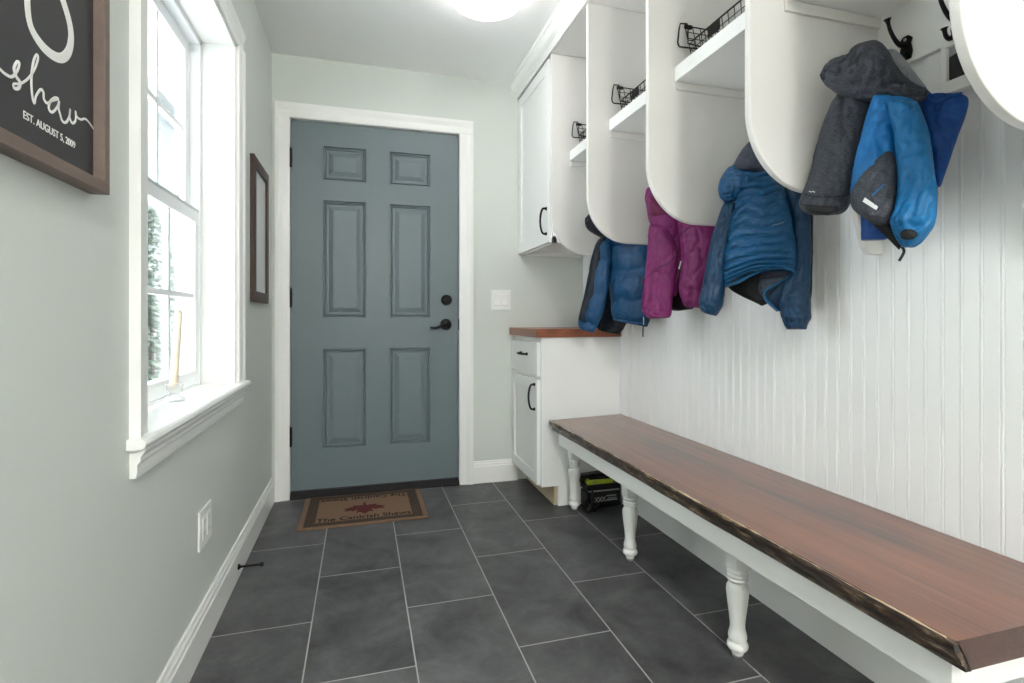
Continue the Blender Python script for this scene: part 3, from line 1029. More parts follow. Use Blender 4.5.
ds = tag(empty('door_stop', (XL + 0.017, 2.15, 0.046)), 'black rigid door stop sticking out of the left baseboard', 'door stop')
MB().lathe([(0.011, 0), (0.011, 0.003), (0.005, 0.008), (0.004, 0.012), (0.004, 0.070), (0.006, 0.072)], (XL + 0.0168, 2.15, 0.046), 'x', 16).build('rod', M['black'], ds, smooth=True)
MB().lathe([(0.008, 0), (0.009, 0.002), (0.009, 0.012), (0.006, 0.015)], (XL + 0.017 + 0.072, 2.15, 0.046), 'x', 16).build('rubber_tip', M['blackp'], ds, smooth=True)

sw = tag(empty('light_switch', (0.801, YB, 1.077)), 'white double light switch on the back wall right of the door', 'light switch')
MB().box(0.741, 0.861, YB - 0.006, YB, 1.018, 1.137).build('cover_plate', M['plate'], sw, bevel=0.002)
for xc in (0.778, 0.824):
    MB().prism([(YB - 0.005, 1.044), (YB - 0.011, 1.046), (YB - 0.0065, 1.078), (YB - 0.008, 1.110), (YB - 0.005, 1.111)], 'x', xc - 0.0165, xc + 0.0165).build('rocker', M['plate'], sw, bevel=0.001)

# candle in a glass holder on the sill
ch = tag(empty('candle_holder', (-0.53, 1.765, 0.7245)), 'small clear glass candle holder on the window sill', 'candle holder')
pr = [(0.026, 0.0), (0.028, 0.004), (0.024, 0.010), (0.014, 0.018), (0.012, 0.026), (0.020, 0.034), (0.023, 0.046), (0.021, 0.052), (0.0135, 0.052), (0.013, 0.032)]
MB().lathe(pr, (-0.53, 1.765, 0.7243), 'z', 28).build('glass_body', M['crystal'], ch, smooth=True)
cn = tag(empty('candle', (-0.53, 1.765, 0.757)), 'leaning ivory taper candle in the glass holder on the window sill', 'candle')
A, B = Vector((-0.532, 1.760, 0.757)), Vector((-0.523, 1.783, 0.995))
m = MB().tube([A.lerp(B, t) for t in (0, 0.02, 0.5, 0.95, 0.985, 1)], [0.0115, 0.012, 0.0108, 0.0095, 0.0075, 0.003], 20)
m.build('wax_taper', M['wax'], cn, smooth=True)
MB().tube([B - Vector((0, 0, 0.002)), B + Vector((0.0006, 0.001, 0.014))], 0.0010, 6).build('wick', M['white_ink'], cn)

# ceiling lights
def ceiling_light(x, y, label, mat='lamp_fill'):
    e = tag(empty('ceiling_light', (x, y, ZC)), label, 'ceiling light')
    MB().lathe([(0.128, 0), (0.128, -0.016), (0.120, -0.018)], (x, y, ZC - 0.0005), 'z', 48).build('base_ring', M['plate'], e, smooth=True)
    MB().lathe([(0.138, -0.0182), (0.1455, -0.022), (0.1465, -0.030), (0.1465, -0.082), (0.143, -0.090), (0.132, -0.094), (0.07, -0.0955), (0.01, -0.096)], (x, y, ZC - 0.0005), 'z', 48).build('diffuser', M[mat], e, smooth=True)



ceiling_light(0.503, 2.12, 'round white lit flush ceiling light in front of the door', 'lamp')

# ================================================================== WIRE BASKETS
def basket(far_y, label, first):
    if first:
        L, D, hgt, hf, ins = 0.345, 0.235, 0.128, 0.066, 0.018
        e = empty('wire_basket', (1.03, far_y, 1.806))
        x0, x1, y1, y0, z = 1.03, 1.03 + D, far_y, far_y - L, 1.8075
        wr = MB()
        R = 0.0014

        def pt(a, b, h):     # a: 0 front..1 back, b: 0 near..1 far, h: height; sides lean out upwards
            k = ins * (1 - h / hgt)
            return (x0 + k + (D - 2 * k) * a, y0 + k + (L - 2 * k) * b, z + R + h)
        nL, nD = 13, 9
        for i in range(nL):
            b = i / (nL - 1)
            wr.tube([pt(0, b, hf), pt(0, b, 0), pt(1, b, 0), pt(1, b, hgt)], R, 5)
        for i in range(nD):
            a = i / (nD - 1)
            hh = hgt if a > 0 else hf
            wr.tube([pt(a, 0, hh), pt(a, 0, 0), pt(a, 1, 0), pt(a, 1, hh)], R, 5)
        for k in range(1, 6):
            h = hgt * k / 6
            if h < hf:
                wr.tube([pt(0, 0, h), pt(1, 0, h), pt(1, 1, h), pt(0, 1, h)], R, 5, True)
            else:
                wr.tube([pt(0, 0, h), pt(1, 0, h), pt(1, 1, h), pt(0, 1, h)], R, 5)
        wr.build('wire_mesh', M['black'], e)
        rim = MB()
        dd = 0.02
        rim.tube([pt(0, 0.06, hf), pt(0, 0.94, hf), pt(0, 1, hf + 0.012), pt(0, 1, hgt), pt(1, 1, hgt), pt(1, 0, hgt), pt(0, 0, hgt), pt(0, 0, hf + 0.012)], 0.0023, 7, True)
        rim.build('rim', M['black'], e, smooth=True)
        for b, s_ in ((1, 1), (0, -1)):
            yy = y1 if b else y0
            q = [(x0 - 0.015, yy + s_ * 0.014, z + 0.070), (x0 - 0.018, yy + s_ * 0.014, z + 0.080), (x0 - 0.013, yy + s_ * 0.013, z + 0.125), (x0 - 0.008, yy + s_ * 0.014, z + 0.143), (x0 + 0.010, yy + s_ * 0.004, z + 0.140),
                 (x0 + 0.014, yy + s_ * 0.003, z + 0.125), (x0 + 0.014, yy + s_ * 0.004, z + 0.076), (x0 + 0.10, yy + s_ * 0.010, z + 0.072), (x0 + 0.09, yy + s_ * 0.012, z + 0.068), (x0 - 0.010, yy + s_ * 0.0145, z + 0.066)]
            MB().tube(q, 0.0026, 7, True).build('carry_handle', M['black'], e, smooth=True)
            MB().box(x0 - 0.001, x0 + 0.026, yy - 0.004, yy + 0.004, z + 0.121, z + 0.133).build('clip', M['black'], e, bevel=0.001)
        yc = far_y - L * 0.42
        MB().box(x0 + 0.000, x0 + 0.004, yc - 0.028, yc + 0.028, z + 0.028, z + 0.062).build('label_plate', M['ink'], e, bevel=0.002)
        o = e
    else:
        o = BASKET.copy()
        COL.objects.link(o)
        o.location = (1.03, far_y, 1.806)
        for chd in list(BASKET.children):
            c2 = chd.copy()
            COL.objects.link(c2)
            c2.parent = o
    return tag(o, label, 'basket', 'black wire baskets on the cubby shelves')


BASKET = basket(1.508, 'black wire basket on the shelf above the quilted blue jacket', True)
basket(1.985, 'black wire basket on the shelf above the magenta jacket', False)
basket(2.418, 'black wire basket on the shelf above the navy puffer jacket, beside the wall cabinet', False)


# ================================================================== COAT HOOKS
def coat_hook(y, label, src=None):
    if src:
        o = src.copy()
        COL.objects.link(o)
        o.location = (XR - 0.0192, y, 1.652)
        for chd in list(src.children):
            c2 = chd.copy()
            COL.objects.link(c2)
            c2.parent = o
        return tag(o, label, 'coat hook', 'black double coat hooks')
    x, z = XR - 0.0192, 1.652
    e = empty('coat_hook', (x, y, z))
    b = MB().prism([(y - 0.012, z - 0.038), (y + 0.012, z - 0.038), (y + 0.016, z - 0.02), (y + 0.012, z + 0.0), (y + 0.016, z + 0.012), (y + 0.006, z + 0.022), (y - 0.006, z + 0.022), (y - 0.016, z + 0.012), (y - 0.012, z), (y - 0.016, z - 0.02)], 'x', x - 0.006, x)
    b.build('mount_plate', M['black'], e, bevel=0.002)
    up_ = spline([(x - 0.004, y, z - 0.002), (x - 0.022, y, z - 0.004), (x - 0.040, y, z + 0.008), (x - 0.056, y, z + 0.030), (x - 0.064, y, z + 0.055)], 16)
    MB().tube(up_, [0.006 - 0.0022 * i / 15 for i in range(14)] + [0.0055, 0.009], 10).build('upper_prong', M['black'], e, smooth=True)
    lo_ = spline([(x - 0.004, y, z - 0.022), (x - 0.018, y, z - 0.040), (x - 0.030, y, z - 0.050), (x - 0.042, y, z - 0.044), (x - 0.047, y, z - 0.028)], 14)
    MB().tube(lo_, [0.006 - 0.002 * i / 13 for i in range(12)] + [0.005, 0.008], 10).build('lower_prong', M['black'], e, smooth=True)
    for dz in (0.012, -0.030):
        MB().lathe([(0.004, 0), (0.004, -0.0015), (0.002, -0.002)], (x - 0.0058, y, z + dz), 'x', 10).build('screw', M['steel'], e)
    return tag(e, label, 'coat hook', 'black double coat hooks')


HK = coat_hook(0.985, 'black coat hook above the grey hood')
coat_hook(0.866, 'black coat hook just above the small white frame, half hidden by the nearest divider', HK)
coat_hook(1.37, 'black coat hook holding the quilted blue jacket', HK)
coat_hook(1.80, 'black coat hook holding the magenta jacket', HK)
coat_hook(2.20, 'black coat hook holding the navy puffer jacket', HK)

# small white frame
sf = tag(empty('small_picture_frame', (XR - 0.0195, 0.82, 1.545)), 'small white frame with a dark photo on the wall above the blue jacket collar', 'picture frame')
y0, y1, z0, z1 = 0.745, 0.892, 1.484, 1.607
X1 = XR - 0.0195
f = MB()
f.box(X1 - 0.021, X1, y0, y1, z0, z0 + 0.028).box(X1 - 0.021, X1, y0, y1, z1 - 0.017, z1)
f.box(X1 - 0.021, X1, y0, y0 + 0.013, z0 + 0.028, z1 - 0.017).box(X1 - 0.021, X1, y1 - 0.013, y1, z0 + 0.028, z1 - 0.017)
f.build('frame', M['trim'], sf, bevel=0.0015)
MB().box(X1 - 0.012, X1 - 0.001, y0 + 0.013, y1 - 0.013, z0 + 0.028, z1 - 0.017).build('photo_ground', M['photo_pale'], sf)
fig = [(0.8785, 1.5125), (0.759, 1.5125), (0.762, 1.54), (0.79, 1.562), (0.82, 1.574), (0.85, 1.574), (0.8785, 1.568)]
MB().prism([(a, b) for a, b in fig], 'x', X1 - 0.0126, X1 - 0.0118).build('photo_figure', M['photo_dark'], sf)

# ================================================================== JACKETS
def frame_of(P, ang):
    """vertical plane through P whose horizontal runs at ang from +x towards -y; N looks into the room"""
    d = Vector((math.cos(ang), -math.sin(ang), 0))
    n = Vector((-d.y, d.x, 0))
    if n.x > 0:
        n = -n
    return Vector((P[0], P[1], 1.2)), d, n


def garment(name, pairs, mat, parent, fr, off=0.0, thick=0.04, rings=80, seg=72, p=2.0, cap=(0.12, 0.05), quilt=None,
            wr=0.004, wf=14.0, seed=0.0, round_t=True, label=None, open_end=None, flat_back=0.75, ws=(1.0, 1.0, 0.55)):
    """Loft: every pair (left, right[, arch]) of traced points becomes a ring; real thickness along the garment's normal"""
    P, d, n = fr
    Q = P + n * off
    rows = []
    for pr in pairs:
        a = on_plane(pr[0][0], pr[0][1], Q, n)
        b = on_plane(pr[1][0], pr[1][1], Q, n)
        ar = pr[2] if len(pr) > 2 else 0.0
        rows.append(tuple(a) + tuple(b) + (ar,))
    rows = spline(rows, rings)
    vs, fs = [], []
    for i, r in enumerate(rows):
        s = i / (rings - 1)
        a, b, ar = Vector(r[0:3]), Vector(r[3:6]), r[6]
        mid, hf = (a + b) / 2, (b - a) / 2
        t = min(thick, hf.length * 1.05) if round_t else thick
        if cap[0] and s < cap[0]:
            t *= math.sqrt(max(0.0, 1 - (1 - s / cap[0]) ** 2)) * 0.92 + 0.08
        if cap[1] and s > 1 - cap[1]:
            t *= math.sqrt(max(0.0, 1 - (1 - (1 - s) / cap[1]) ** 2)) * 0.75 + 0.25
        for k in range(seg):
            q = 2 * PI * k / seg
            cq, sq = math.cos(q), math.sin(q)
            cc = math.copysign(abs(cq) ** (2 / p), cq)
            ss = math.copysign(abs(sq) ** (2 / p), sq)
            g = 1.0
            if quilt:
                nq, dep, wav = quilt[0], quilt[1], quilt[2]
                ph = s * nq + wav * noise.noise(Vector((cc * 1.7 + seed, s * 3, 5)))
                g = 1 - dep * (1 - abs(math.sin(PI * ph)) ** (quilt[3] if len(quilt) > 3 else 0.4))
            tt = t * (ss if ss > 0 else ss * flat_back)
            pos = mid + hf * cc + n * tt * g + Vector((0, 0, ar * (1 - cc * cc)))
            nd = (hf.normalized() * cc * 0.35 + n * ss)
            e = Vector((pos.x * wf * ws[0], pos.y * wf * ws[1], pos.z * wf * ws[2])) + Vector((seed * 7.3, seed, seed * 2.1))
            e2 = e * 2.3
            big = noise.noise(e * 0.8)
            c1 = abs(noise.noise(e * 1.3 + Vector((9, 2, 4))))
            c2 = abs(noise.noise(e * 2.7 + Vector((1, 7, 3))))
            amt = wr * (0.9 * big + 0.3 * noise.noise(e2) - 1.0 * math.exp(-(c1 / 0.16) ** 2) - 0.7 * math.exp(-(c2 / 0.13) ** 2) + 0.5)
            ed = 0.15 + 0.85 * min(1.0, abs(ss) * 1.5)
            vs.append(pos + nd * amt * ed)
    m = MB()
    for i in range(rings - 1):
        for k in range(seg):
            a, b = i * seg + k, i * seg + (k + 1) % seg
            fs.append((a, b, b + seg, a + seg))
    fs.append(tuple(range(seg - 1, -1, -1)))
    mi = 0
    if open_end is None:
        fs.append(tuple((rings - 1) * seg + k for k in range(seg)))
        m.add(vs, fs)
    else:
        # an open cuff or hem: a lip that turns in and runs up inside
        base = (rings - 1) * seg
        c0 = sum((vs[base + k] for k in range(seg)), Vector()) / seg
        axis = (sum((vs[base - 6 * seg + k] for k in range(seg)), Vector()) / seg - c0)
        l1 = [c0 + (vs[base + k] - c0) * 0.84 + axis * 0.05 for k in range(seg)]
        l2 = [c0 + (vs[base + k] - c0) * 0.70 + axis * open_end for k in range(seg)]
        b1 = len(vs)
        vs += l1 + l2
        inner = []
        for k in range(seg):
            k2 = (k + 1) % seg
            fs.append((base + k, base + k2, b1 + k2, b1 + k))
            inner.append((b1 + k, b1 + k2, b1 + seg + k2, b1 + seg + k))
        inner.append(tuple(b1 + seg + k for k in range(seg)))
        m.add(vs, fs)
        m.f += inner
        m.m += [1] * len(inner)
        mi = 1
    o = m.build(name, [mat, M['lining']] if mi else mat, parent)
    for pl_ in o.data.polygons:
        pl_.use_smooth = True
    if label:
        o['label'] = label
    return o


def trace(pts, fr, off, n=24):
    P, d, nn = fr
    return [on_plane(u, v, P + nn * off, nn) for u, v in spline(pts, n)]


def cord(name, pts, r, mat, parent, fr, off, n=24, label=None, seg=7):
    o = MB().tube(trace(pts, fr, off, n), r, seg).build(name, mat, parent, smooth=True)
    if label:
        o['label'] = label
    return o


def loop_to_hook(parent, y, top, mat):
    """hanger loop: from the collar up over the lower prong of the hook"""
    x, z = XR - 0.0192 - 0.034, 1.652 - 0.043
    pts = spline([(x - 0.006, y - 0.006, z - 0.10), (x - 0.003, y - 0.004, z - 0.03), (x, y, z + 0.001), (x + 0.004, y + 0.004, z - 0.03), (x + 0.004, y + 0.006, z - 0.10)], 20)
    return MB().tube(pts, 0.0025, 6).build('hanger_loop', mat, parent, smooth=True)


A60 = math.radians(60)
# ---- navy puffer
fr = frame_of((1.2, 2.225), A60)
J = tag(empty('jacket', (1.25, 2.2, 1.55)), 'navy blue down puffer jacket hanging over the butcher block top', 'jacket', 'jackets on the coat hooks')
garment('hood', [((589, 214), (593, 213)), ((586.5, 222), (606, 216)), ((588, 229), (618, 222)), ((594, 234), (628, 230)), ((604, 239), (634, 238))], M['navy_dk'], J, fr, 0.03, 0.05, wr=0.003, cap=(0.3, 0.2), label='dark navy hood', seed=1)
garment('back_panel', [((602, 238), (646, 236)), ((594, 256), (648, 260)), ((588, 284), (640, 290)), ((584, 308), (632, 312)), ((596, 326), (624, 328)), ((601, 331), (619, 334.5))], M['navy_dk'], J, fr, -0.03, 0.03, quilt=(5, 0.18, 0.05), seed=2, label='dark navy back')
garment('front_panel', [((607, 233), (646, 230)), ((604.5, 243), (649, 241)), ((606, 256), (651, 254)), ((609, 277), (652, 275)), ((611, 299), (651, 298)), ((612, 313), (650, 318)), ((614, 320), (647, 327))], M['navy'], J, fr, 0.045, 0.045, rings=72, quilt=(4.4, 0.55, 0.12, 0.55), wr=0.003, wf=24, seed=3, open_end=0.5, cap=(0.1, 0.1))
garment('sleeve', [((601, 237), (609, 238)), ((596, 246), (612, 250)), ((592, 262), (610, 268)), ((588, 284), (608, 289)), ((583, 306), (603, 312)), ((579, 320), (597.5, 325)), ((580, 326), (595, 330.5)), ((582, 330), (594, 332.5))], M['navy'], J, fr, 0.085, 0.035, rings=72, quilt=(4.2, 0.42, 0.1, 0.55), wr=0.0025, wf=24, seed=4, open_end=0.6)
garment('sleeve_stripe', [((601.5, 237), (606, 237)), ((595.5, 246), (603, 248)), ((591, 262), (600, 264)), ((587, 284), (596, 287)), ((582, 306), (590, 309)), ((578.8, 320), (586, 323))], M['navy_dk'], J, fr, 0.105, 0.02, rings=60, quilt=(4.2, 0.25, 0.1), wr=0.002, seed=5, label='dark navy sleeve panel')
cord('pocket_zip', [(614, 279), (612.5, 288), (613.5, 297), (614.5, 302)], 0.0022, M['lining'], J, fr, 0.088)
zp = cord('zipper_pull', [(643.5, 325), (643, 330), (643, 337)], 0.0028, M['lining'], J, fr, 0.07, 8)
cord('pull_tab', [(643.6, 317), (643.6, 325)], 0.0022, M['steel'], zp, fr, 0.075, 6)
loop_to_hook(J, 2.20, 1.5, M['navy_dk'])
garment('collar', [((610, 222), (634, 216)), ((612, 215), (636, 208)), ((616, 206), (634, 202))], M['navy_dk'], J, fr, -0.02, 0.03, rings=16, seed=6, label='dark navy collar')

# ---- magenta shell jacket
fr = frame_of((1.2, 1.835), A60)
J = tag(empty('jacket', (1.25, 1.8, 1.55)), 'magenta hooded shell jacket hanging between the navy puffer and the quilted blue jacket', 'jacket', 'jackets on the coat hooks')
garment('hood', [((646.5, 189), (651, 186)), ((646, 199), (660, 193)), ((648, 209), (672, 202)), ((649, 217), (680, 211)), ((651, 224), (681, 217)), ((658, 230), (679, 226)), ((663, 232), (674, 230))], M['magenta'], J, fr, 0.03, 0.045, wr=0.004, cap=(0.2, 0.25), seed=11)
garment('hood_lining', [((650, 197), (653, 195)), ((650, 205), (661, 203)), ((651, 213), (668, 210)), ((654, 217), (670, 215))], M['magenta_dk'], J, fr, 0.063, 0.02, rings=20, wr=0.002, seed=12, label='dark pink inside of the hood', cap=(0.3, 0.3))
garment('back_panel', [((655, 230), (712, 226)), ((654, 260), (708, 262)), ((660, 290), (702, 292)), ((668, 308), (698, 304)), ((678, 311), (692, 309))], M['lining'], J, fr, -0.04, 0.025, seed=13, label='black inner back')
garment('left_front', [((654, 224), (682, 220)), ((651, 234), (683, 233)), ((651, 256), (684, 252)), ((652, 280), (681, 275)), ((654, 300), (676, 296))], M['magenta'], J, fr, 0.03, 0.04, wr=0.005, wf=20, seed=14, open_end=0.4)
garment('sleeve', [((650, 224), (668, 228)), ((648.5, 240), (674, 240)), ((647.5, 256), (678, 257)), ((645, 278), (676, 277)), ((643, 296), (673, 296)), ((642, 306), (672, 309)), ((644, 313), (671, 315)), ((650, 319), (669, 317.5))], M['magenta'], J, fr, 0.062, 0.034, wr=0.006, wf=22, seed=15, rings=60, open_end=0.5)
garment('right_front', [((678, 222), (716, 222)), ((680, 236), (717, 236)), ((682, 254), (715, 258)), ((681, 275), (711, 280)), ((680, 290), (707, 295)), ((684, 303), (704, 304)), ((687, 307), (701, 308))], M['magenta'], J, fr, 0.052, 0.045, wr=0.006, wf=20, seed=16, rings=60, open_end=0.4)
cord('seam', [(680, 252), (668, 263), (655, 270), (647, 278)], 0.0013, M['lining'], J, fr, 0.0975)
cord('shoulder_seam', [(679, 238), (684, 231), (692, 226)], 0.0014, M['lining'], J, fr, 0.097)
cord('chest_zip', [(681, 262), (679.5, 272), (676.5, 281)], 0.0024, M['lining'], J, fr, 0.090)
cord('zipper_pull', [(681, 261), (679, 269)], 0.0026, M['reflect'], J, fr, 0.099, 6)
cord('drawstring', [(645, 279), (642.5, 281), (643.5, 284)], 0.0030, M['magenta_dk'], J, fr, 0.09, 6)
loop_to_hook(J, 1.80, 1.5, M['magenta_dk'])
garment('collar', [((652, 205), (686, 200)), ((656, 196), (688, 190)), ((664, 186), (688, 182))], M['magenta_dk'], J, fr, -0.025, 0.03, rings=16, seed=17)

# ---- quilted royal blue jacket
fr = frame_of((1.2, 1.345), A60)
J = tag(empty('jacket', (1.25, 1.37, 1.55)), 'royal blue quilted jacket with its hood drooping forward and hem flipped up', 'jacket', 'jackets on the coat hooks')
garment('hood_lining', [((750, 141), (756, 138)), ((743, 150), (770, 148)), ((736, 161), (776, 162)), ((733, 168), (774, 172)), ((736, 175), (770, 178))], M['lining_grey'], J, fr, 0.0, 0.035, wr=0.004, cap=(0.3, 0.3), seed=21, label='dark grey inside of the hood')
garment('hood_shadow_fold', [((749, 150), (752, 150)), ((744, 160), (756, 163)), ((742, 170), (757, 173)), ((744, 174), (754, 176))], M['lining'], J, fr, 0.022, 0.012, rings=20, wr=0.001, seed=22, label='shadow in the hood lining, put in as a black fold')  # black sheet stands in for the shade inside the hood
garment('hood', [((733, 165.5), (769, 172), -0.016), ((727, 170), (770, 175), -0.013), ((721.5, 179), (768, 179), -0.006), ((719.5, 190), (758, 188)), ((721, 198), (748, 195)), ((726, 203), (738, 201))], M['quilt'], J, fr, 0.060, 0.05, rings=56, wr=0.007, wf=26, cap=(0.1, 0.35), seed=23)
cord('hood_binding', [(733.5, 165), (733.5, 171), (737, 175), (745, 177), (755, 175.5), (765, 172)], 0.004, M['quilt'], J, fr, 0.098, 30)
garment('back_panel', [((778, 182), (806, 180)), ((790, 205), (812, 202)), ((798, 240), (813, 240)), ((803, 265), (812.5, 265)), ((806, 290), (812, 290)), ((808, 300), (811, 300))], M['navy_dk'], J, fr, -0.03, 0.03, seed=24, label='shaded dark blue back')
garment('hem_lining', [((730, 268), (793, 254)), ((728, 284), (794, 268)), ((731, 290), (788, 280)), ((741, 296), (779, 290)), ((754, 302), (771, 299)), ((762, 306), (767, 304))], M['lining'], J, fr, -0.01, 0.025, seed=25, wr=0.002, label='black inside of the jacket')
garment('front_flap', [((764, 271), (795, 269)), ((759, 281), (790, 277)), ((759, 291), (777, 288)), ((764, 298), (770, 297))], M['lining_grey'], J, fr, 0.012, 0.02, quilt=(4, 0.3, 0.1), seed=26, label='dark grey quilted inner flap')
garment('shaded_lower_back', [((782, 280), (793, 276)), ((768, 294), (788, 292)), ((770, 303), (786, 303)), ((777, 311), (785, 312))], M['quilt_dk'], J, fr, 0.004, 0.02, seed=50, wr=0.003)  # gap between flap and sleeve, its shade put in as darker blue
cord('flap_binding', [(795, 272), (784, 280), (770, 288), (764, 294), (767, 301), (778, 311)], 0.0042, M['quilt'], J, fr, 0.035, 30)
garment('body', [((741, 180), (779, 176)), ((739, 192), (785, 188)), ((736, 206), (789.5, 201)), ((731, 226), (793, 219)), ((726.5, 247), (795.5, 240), 0.004), ((723.5, 268), (797, 255), 0.010), ((724.5, 280), (796.5, 266), 0.018), ((727, 287), (795.5, 272), 0.022)], M['quilt'], J, fr, 0.05, 0.055, rings=170, p=2.3,
        quilt=(13, 0.32, 0.55, 0.3), wr=0.0035, wf=20, seed=27, cap=(0.1, 0.03))
cord('hem_binding', [(726, 286), (736, 283), (748, 277), (760, 271.5), (772, 268), (784, 268), (793, 271), (795.5, 272.5)], 0.0042, M['quilt'], J, fr, 0.085, 30)
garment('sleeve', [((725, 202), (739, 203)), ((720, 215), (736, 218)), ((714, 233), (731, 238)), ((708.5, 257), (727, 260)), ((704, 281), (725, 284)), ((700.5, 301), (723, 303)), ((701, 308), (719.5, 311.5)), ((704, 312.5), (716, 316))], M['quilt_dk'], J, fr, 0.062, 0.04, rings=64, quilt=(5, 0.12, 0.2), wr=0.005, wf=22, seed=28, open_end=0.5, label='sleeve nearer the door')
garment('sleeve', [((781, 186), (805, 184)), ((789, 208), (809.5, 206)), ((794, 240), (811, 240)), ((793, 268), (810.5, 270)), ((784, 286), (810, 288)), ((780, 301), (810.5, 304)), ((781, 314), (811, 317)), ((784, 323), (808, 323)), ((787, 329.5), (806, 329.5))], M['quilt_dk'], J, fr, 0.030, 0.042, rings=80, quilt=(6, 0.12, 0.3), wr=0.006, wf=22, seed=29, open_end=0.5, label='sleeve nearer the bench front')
cord('chest_mark', [(772, 226), (775, 224.5), (778, 224.3), (781, 223), (784, 222.6)], 0.0007, M['greylin'], J, fr, 0.1115, 14)
loop_to_hook(J, 1.37, 1.5, M['quilt_dk'])
garment('collar', [((746, 165), (778, 164)), ((750, 152), (782, 150)), ((758, 140), (782, 136))], M['quilt_dk'], J, fr, -0.035, 0.03, rings=16, seed=30)

# ---- grey heather jacket
fr = frame_of((1.2, 0.862), A60)
J = tag(empty('jacket', (1.25, 0.97, 1.6)), 'heather grey jacket with a bulky hood and one sleeve showing, behind the bright blue jacket', 'jacket', 'jackets on the coat hooks')
garment('hood_lining', [((884, 52), (888, 84)), ((894, 50), (896, 86)), ((904, 58), (902, 90)), ((914, 71), (911, 93)), ((926, 87), (919, 96))], M['greylin'], J, fr, 0.0, 0.035, wr=0.005, wf=24, cap=(0.2, 0.2), seed=31, label='light grey inside of the hood', rings=30)
garment('hood', [((819.5, 75), (821, 79)), ((825, 66.5), (825, 85)), ((833, 60), (833, 91)), ((848, 55), (845, 97)), ((857, 48), (855, 100)), ((866, 43), (865, 101)), ((878, 42), (877, 101)), ((888, 50), (888, 99)), ((897, 66), (898, 100)), ((909, 79), (909, 102)), ((922, 87), (918, 102)), ((929, 91), (925, 99))],
        M['heather'], J, fr, 0.062, 0.062, rings=80, wr=0.011, wf=19, cap=(0.12, 0.12), seed=32, ws=(1, 1, 1))
garment('body', [((845, 96), (925, 96)), ((842, 120), (925, 125)), ((846, 160), (922, 165)), ((852, 190), (915, 196)), ((856, 200), (905, 204))], M['heather'], J, fr, -0.022, 0.022, wr=0.004, seed=33)
garment('sleeve', [((841, 90), (874, 95)), ((832, 104), (872, 108)), ((824, 124), (866, 128)), ((816, 149), (861, 150)), ((810.5, 172), (856, 172)), ((804, 191), (852, 191)), ((799.5, 203), (850, 203)), ((802, 210), (846, 210)), ((807, 214), (839, 214.5))], M['heather'], J, fr, 0.020, 0.042, rings=70, wr=0.008, wf=18, seed=34, open_end=0.8, cap=(0.1, 0.02))
cord('cuff_seam', [(804, 194), (815, 196.5), (830, 197), (842, 196), (850, 194)], 0.0012, M['lining'], J, fr, 0.062)
cord('sleeve_mark', [(809, 191), (811, 192), (813, 191.2), (815, 192.3), (817, 191.6), (819, 192.6)], 0.0010, M['reflect'], J, fr, 0.058, 14)
cuff = garment('cuff_opening', [((804, 205), (808, 204)), ((805, 209), (820, 206)), ((812, 212.5), (836, 206)), ((826, 214), (838, 209)), ((836, 212), (839, 210.5))], M['lining'], J, fr, 0.068, 0.006, rings=18, wr=0.0, seed=35, label='black cuff opening')
loop_to_hook(J, 0.985, 1.6, M['heather'])

# ---- bright blue jacket
fr = frame_of((1.2, 0.835), A60)
J = tag(empty('jacket', (1.25, 0.9, 1.58)), 'bright blue jacket with a charcoal lower front panel, nearest the camera', 'jacket', 'jackets on the coat hooks')
garment('open_side', [((923.5, 86.5), (926, 88)), ((922, 94), (936, 96)), ((920, 101), (955, 95)), ((920, 108), (968, 98)), ((922, 122), (966.5, 114)), ((926, 142), (957.5, 138)), ((931, 162), (950, 160)), ((935, 178), (944, 177)), ((938, 188), (941, 186))], M['blue_dk'], J, fr, -0.01, 0.028, rings=60, wr=0.005, wf=20, seed=41, cap=(0.1, 0.1), label='darker blue open side and collar')
cord('collar_edge', [(924, 88), (929, 99), (938, 101), (950, 96), (962, 93.5)], 0.0035, M['blue_dk'], J, fr, 0.016, 24)
garment('hem', [((860, 208), (892, 212)), ((861, 224), (893, 228)), ((861, 236), (888, 238)), ((861.5, 240.5), (883, 240))], M['blue_dk'], J, fr, 0.012, 0.02, rings=24, wr=0.003, seed=42, cap=(0.1, 0.15), label='darker blue back hem')
garment('front', [((873, 96), (913, 99)), ((869.5, 108), (906, 111)), ((864.5, 126), (902, 128)), ((858.5, 148), (898, 150)), ((854, 168), (897, 172)), ((851, 187), (896, 190)), ((851.5, 200), (895, 204)), ((856, 211), (892, 215))], M['blue'], J, fr, 0.058, 0.042, rings=64, wr=0.007, wf=18, seed=43, open_end=0.4)
garment('front_panel', [((883, 149), (893, 152)), ((873, 160), (897, 164)), ((862, 174), (898, 178)), ((852.5, 189), (898, 192)), ((850, 199), (897, 204)), ((853, 209), (893, 216)), ((862, 217), (890, 223)), ((873, 224), (886, 226.5))], M['heather'], J, fr, 0.082, 0.036, rings=60, wr=0.004, wf=24, seed=44, cap=(0.25, 0.1), label='charcoal lower front panel')
garment('front_hem', [((859, 214), (868, 209)), ((871, 223), (880, 214)), ((881, 232), (889, 223)), ((890, 241), (897, 234)), ((899, 250), (903, 245))], M['lining'], J, fr, 0.070, 0.016, rings=30, wr=0.003, seed=45, label='black front hem')
garment('sleeve', [((886, 101), (917, 101)), ((889, 112), (922, 111)), ((893, 130), (928, 128)), ((895.5, 150), (932, 149)), ((897, 172), (935, 172)), ((897, 192), (937.5, 192)), ((894, 210), (937, 211)), ((889.5, 221), (935, 224)), ((893, 233), (929, 234)), ((899, 243), (920, 244)), ((903, 247.5), (914, 247.5))], M['teal'], J, fr, 0.092, 0.042, rings=84, wr=0.007, wf=19, seed=46, cap=(0.1, 0.1))
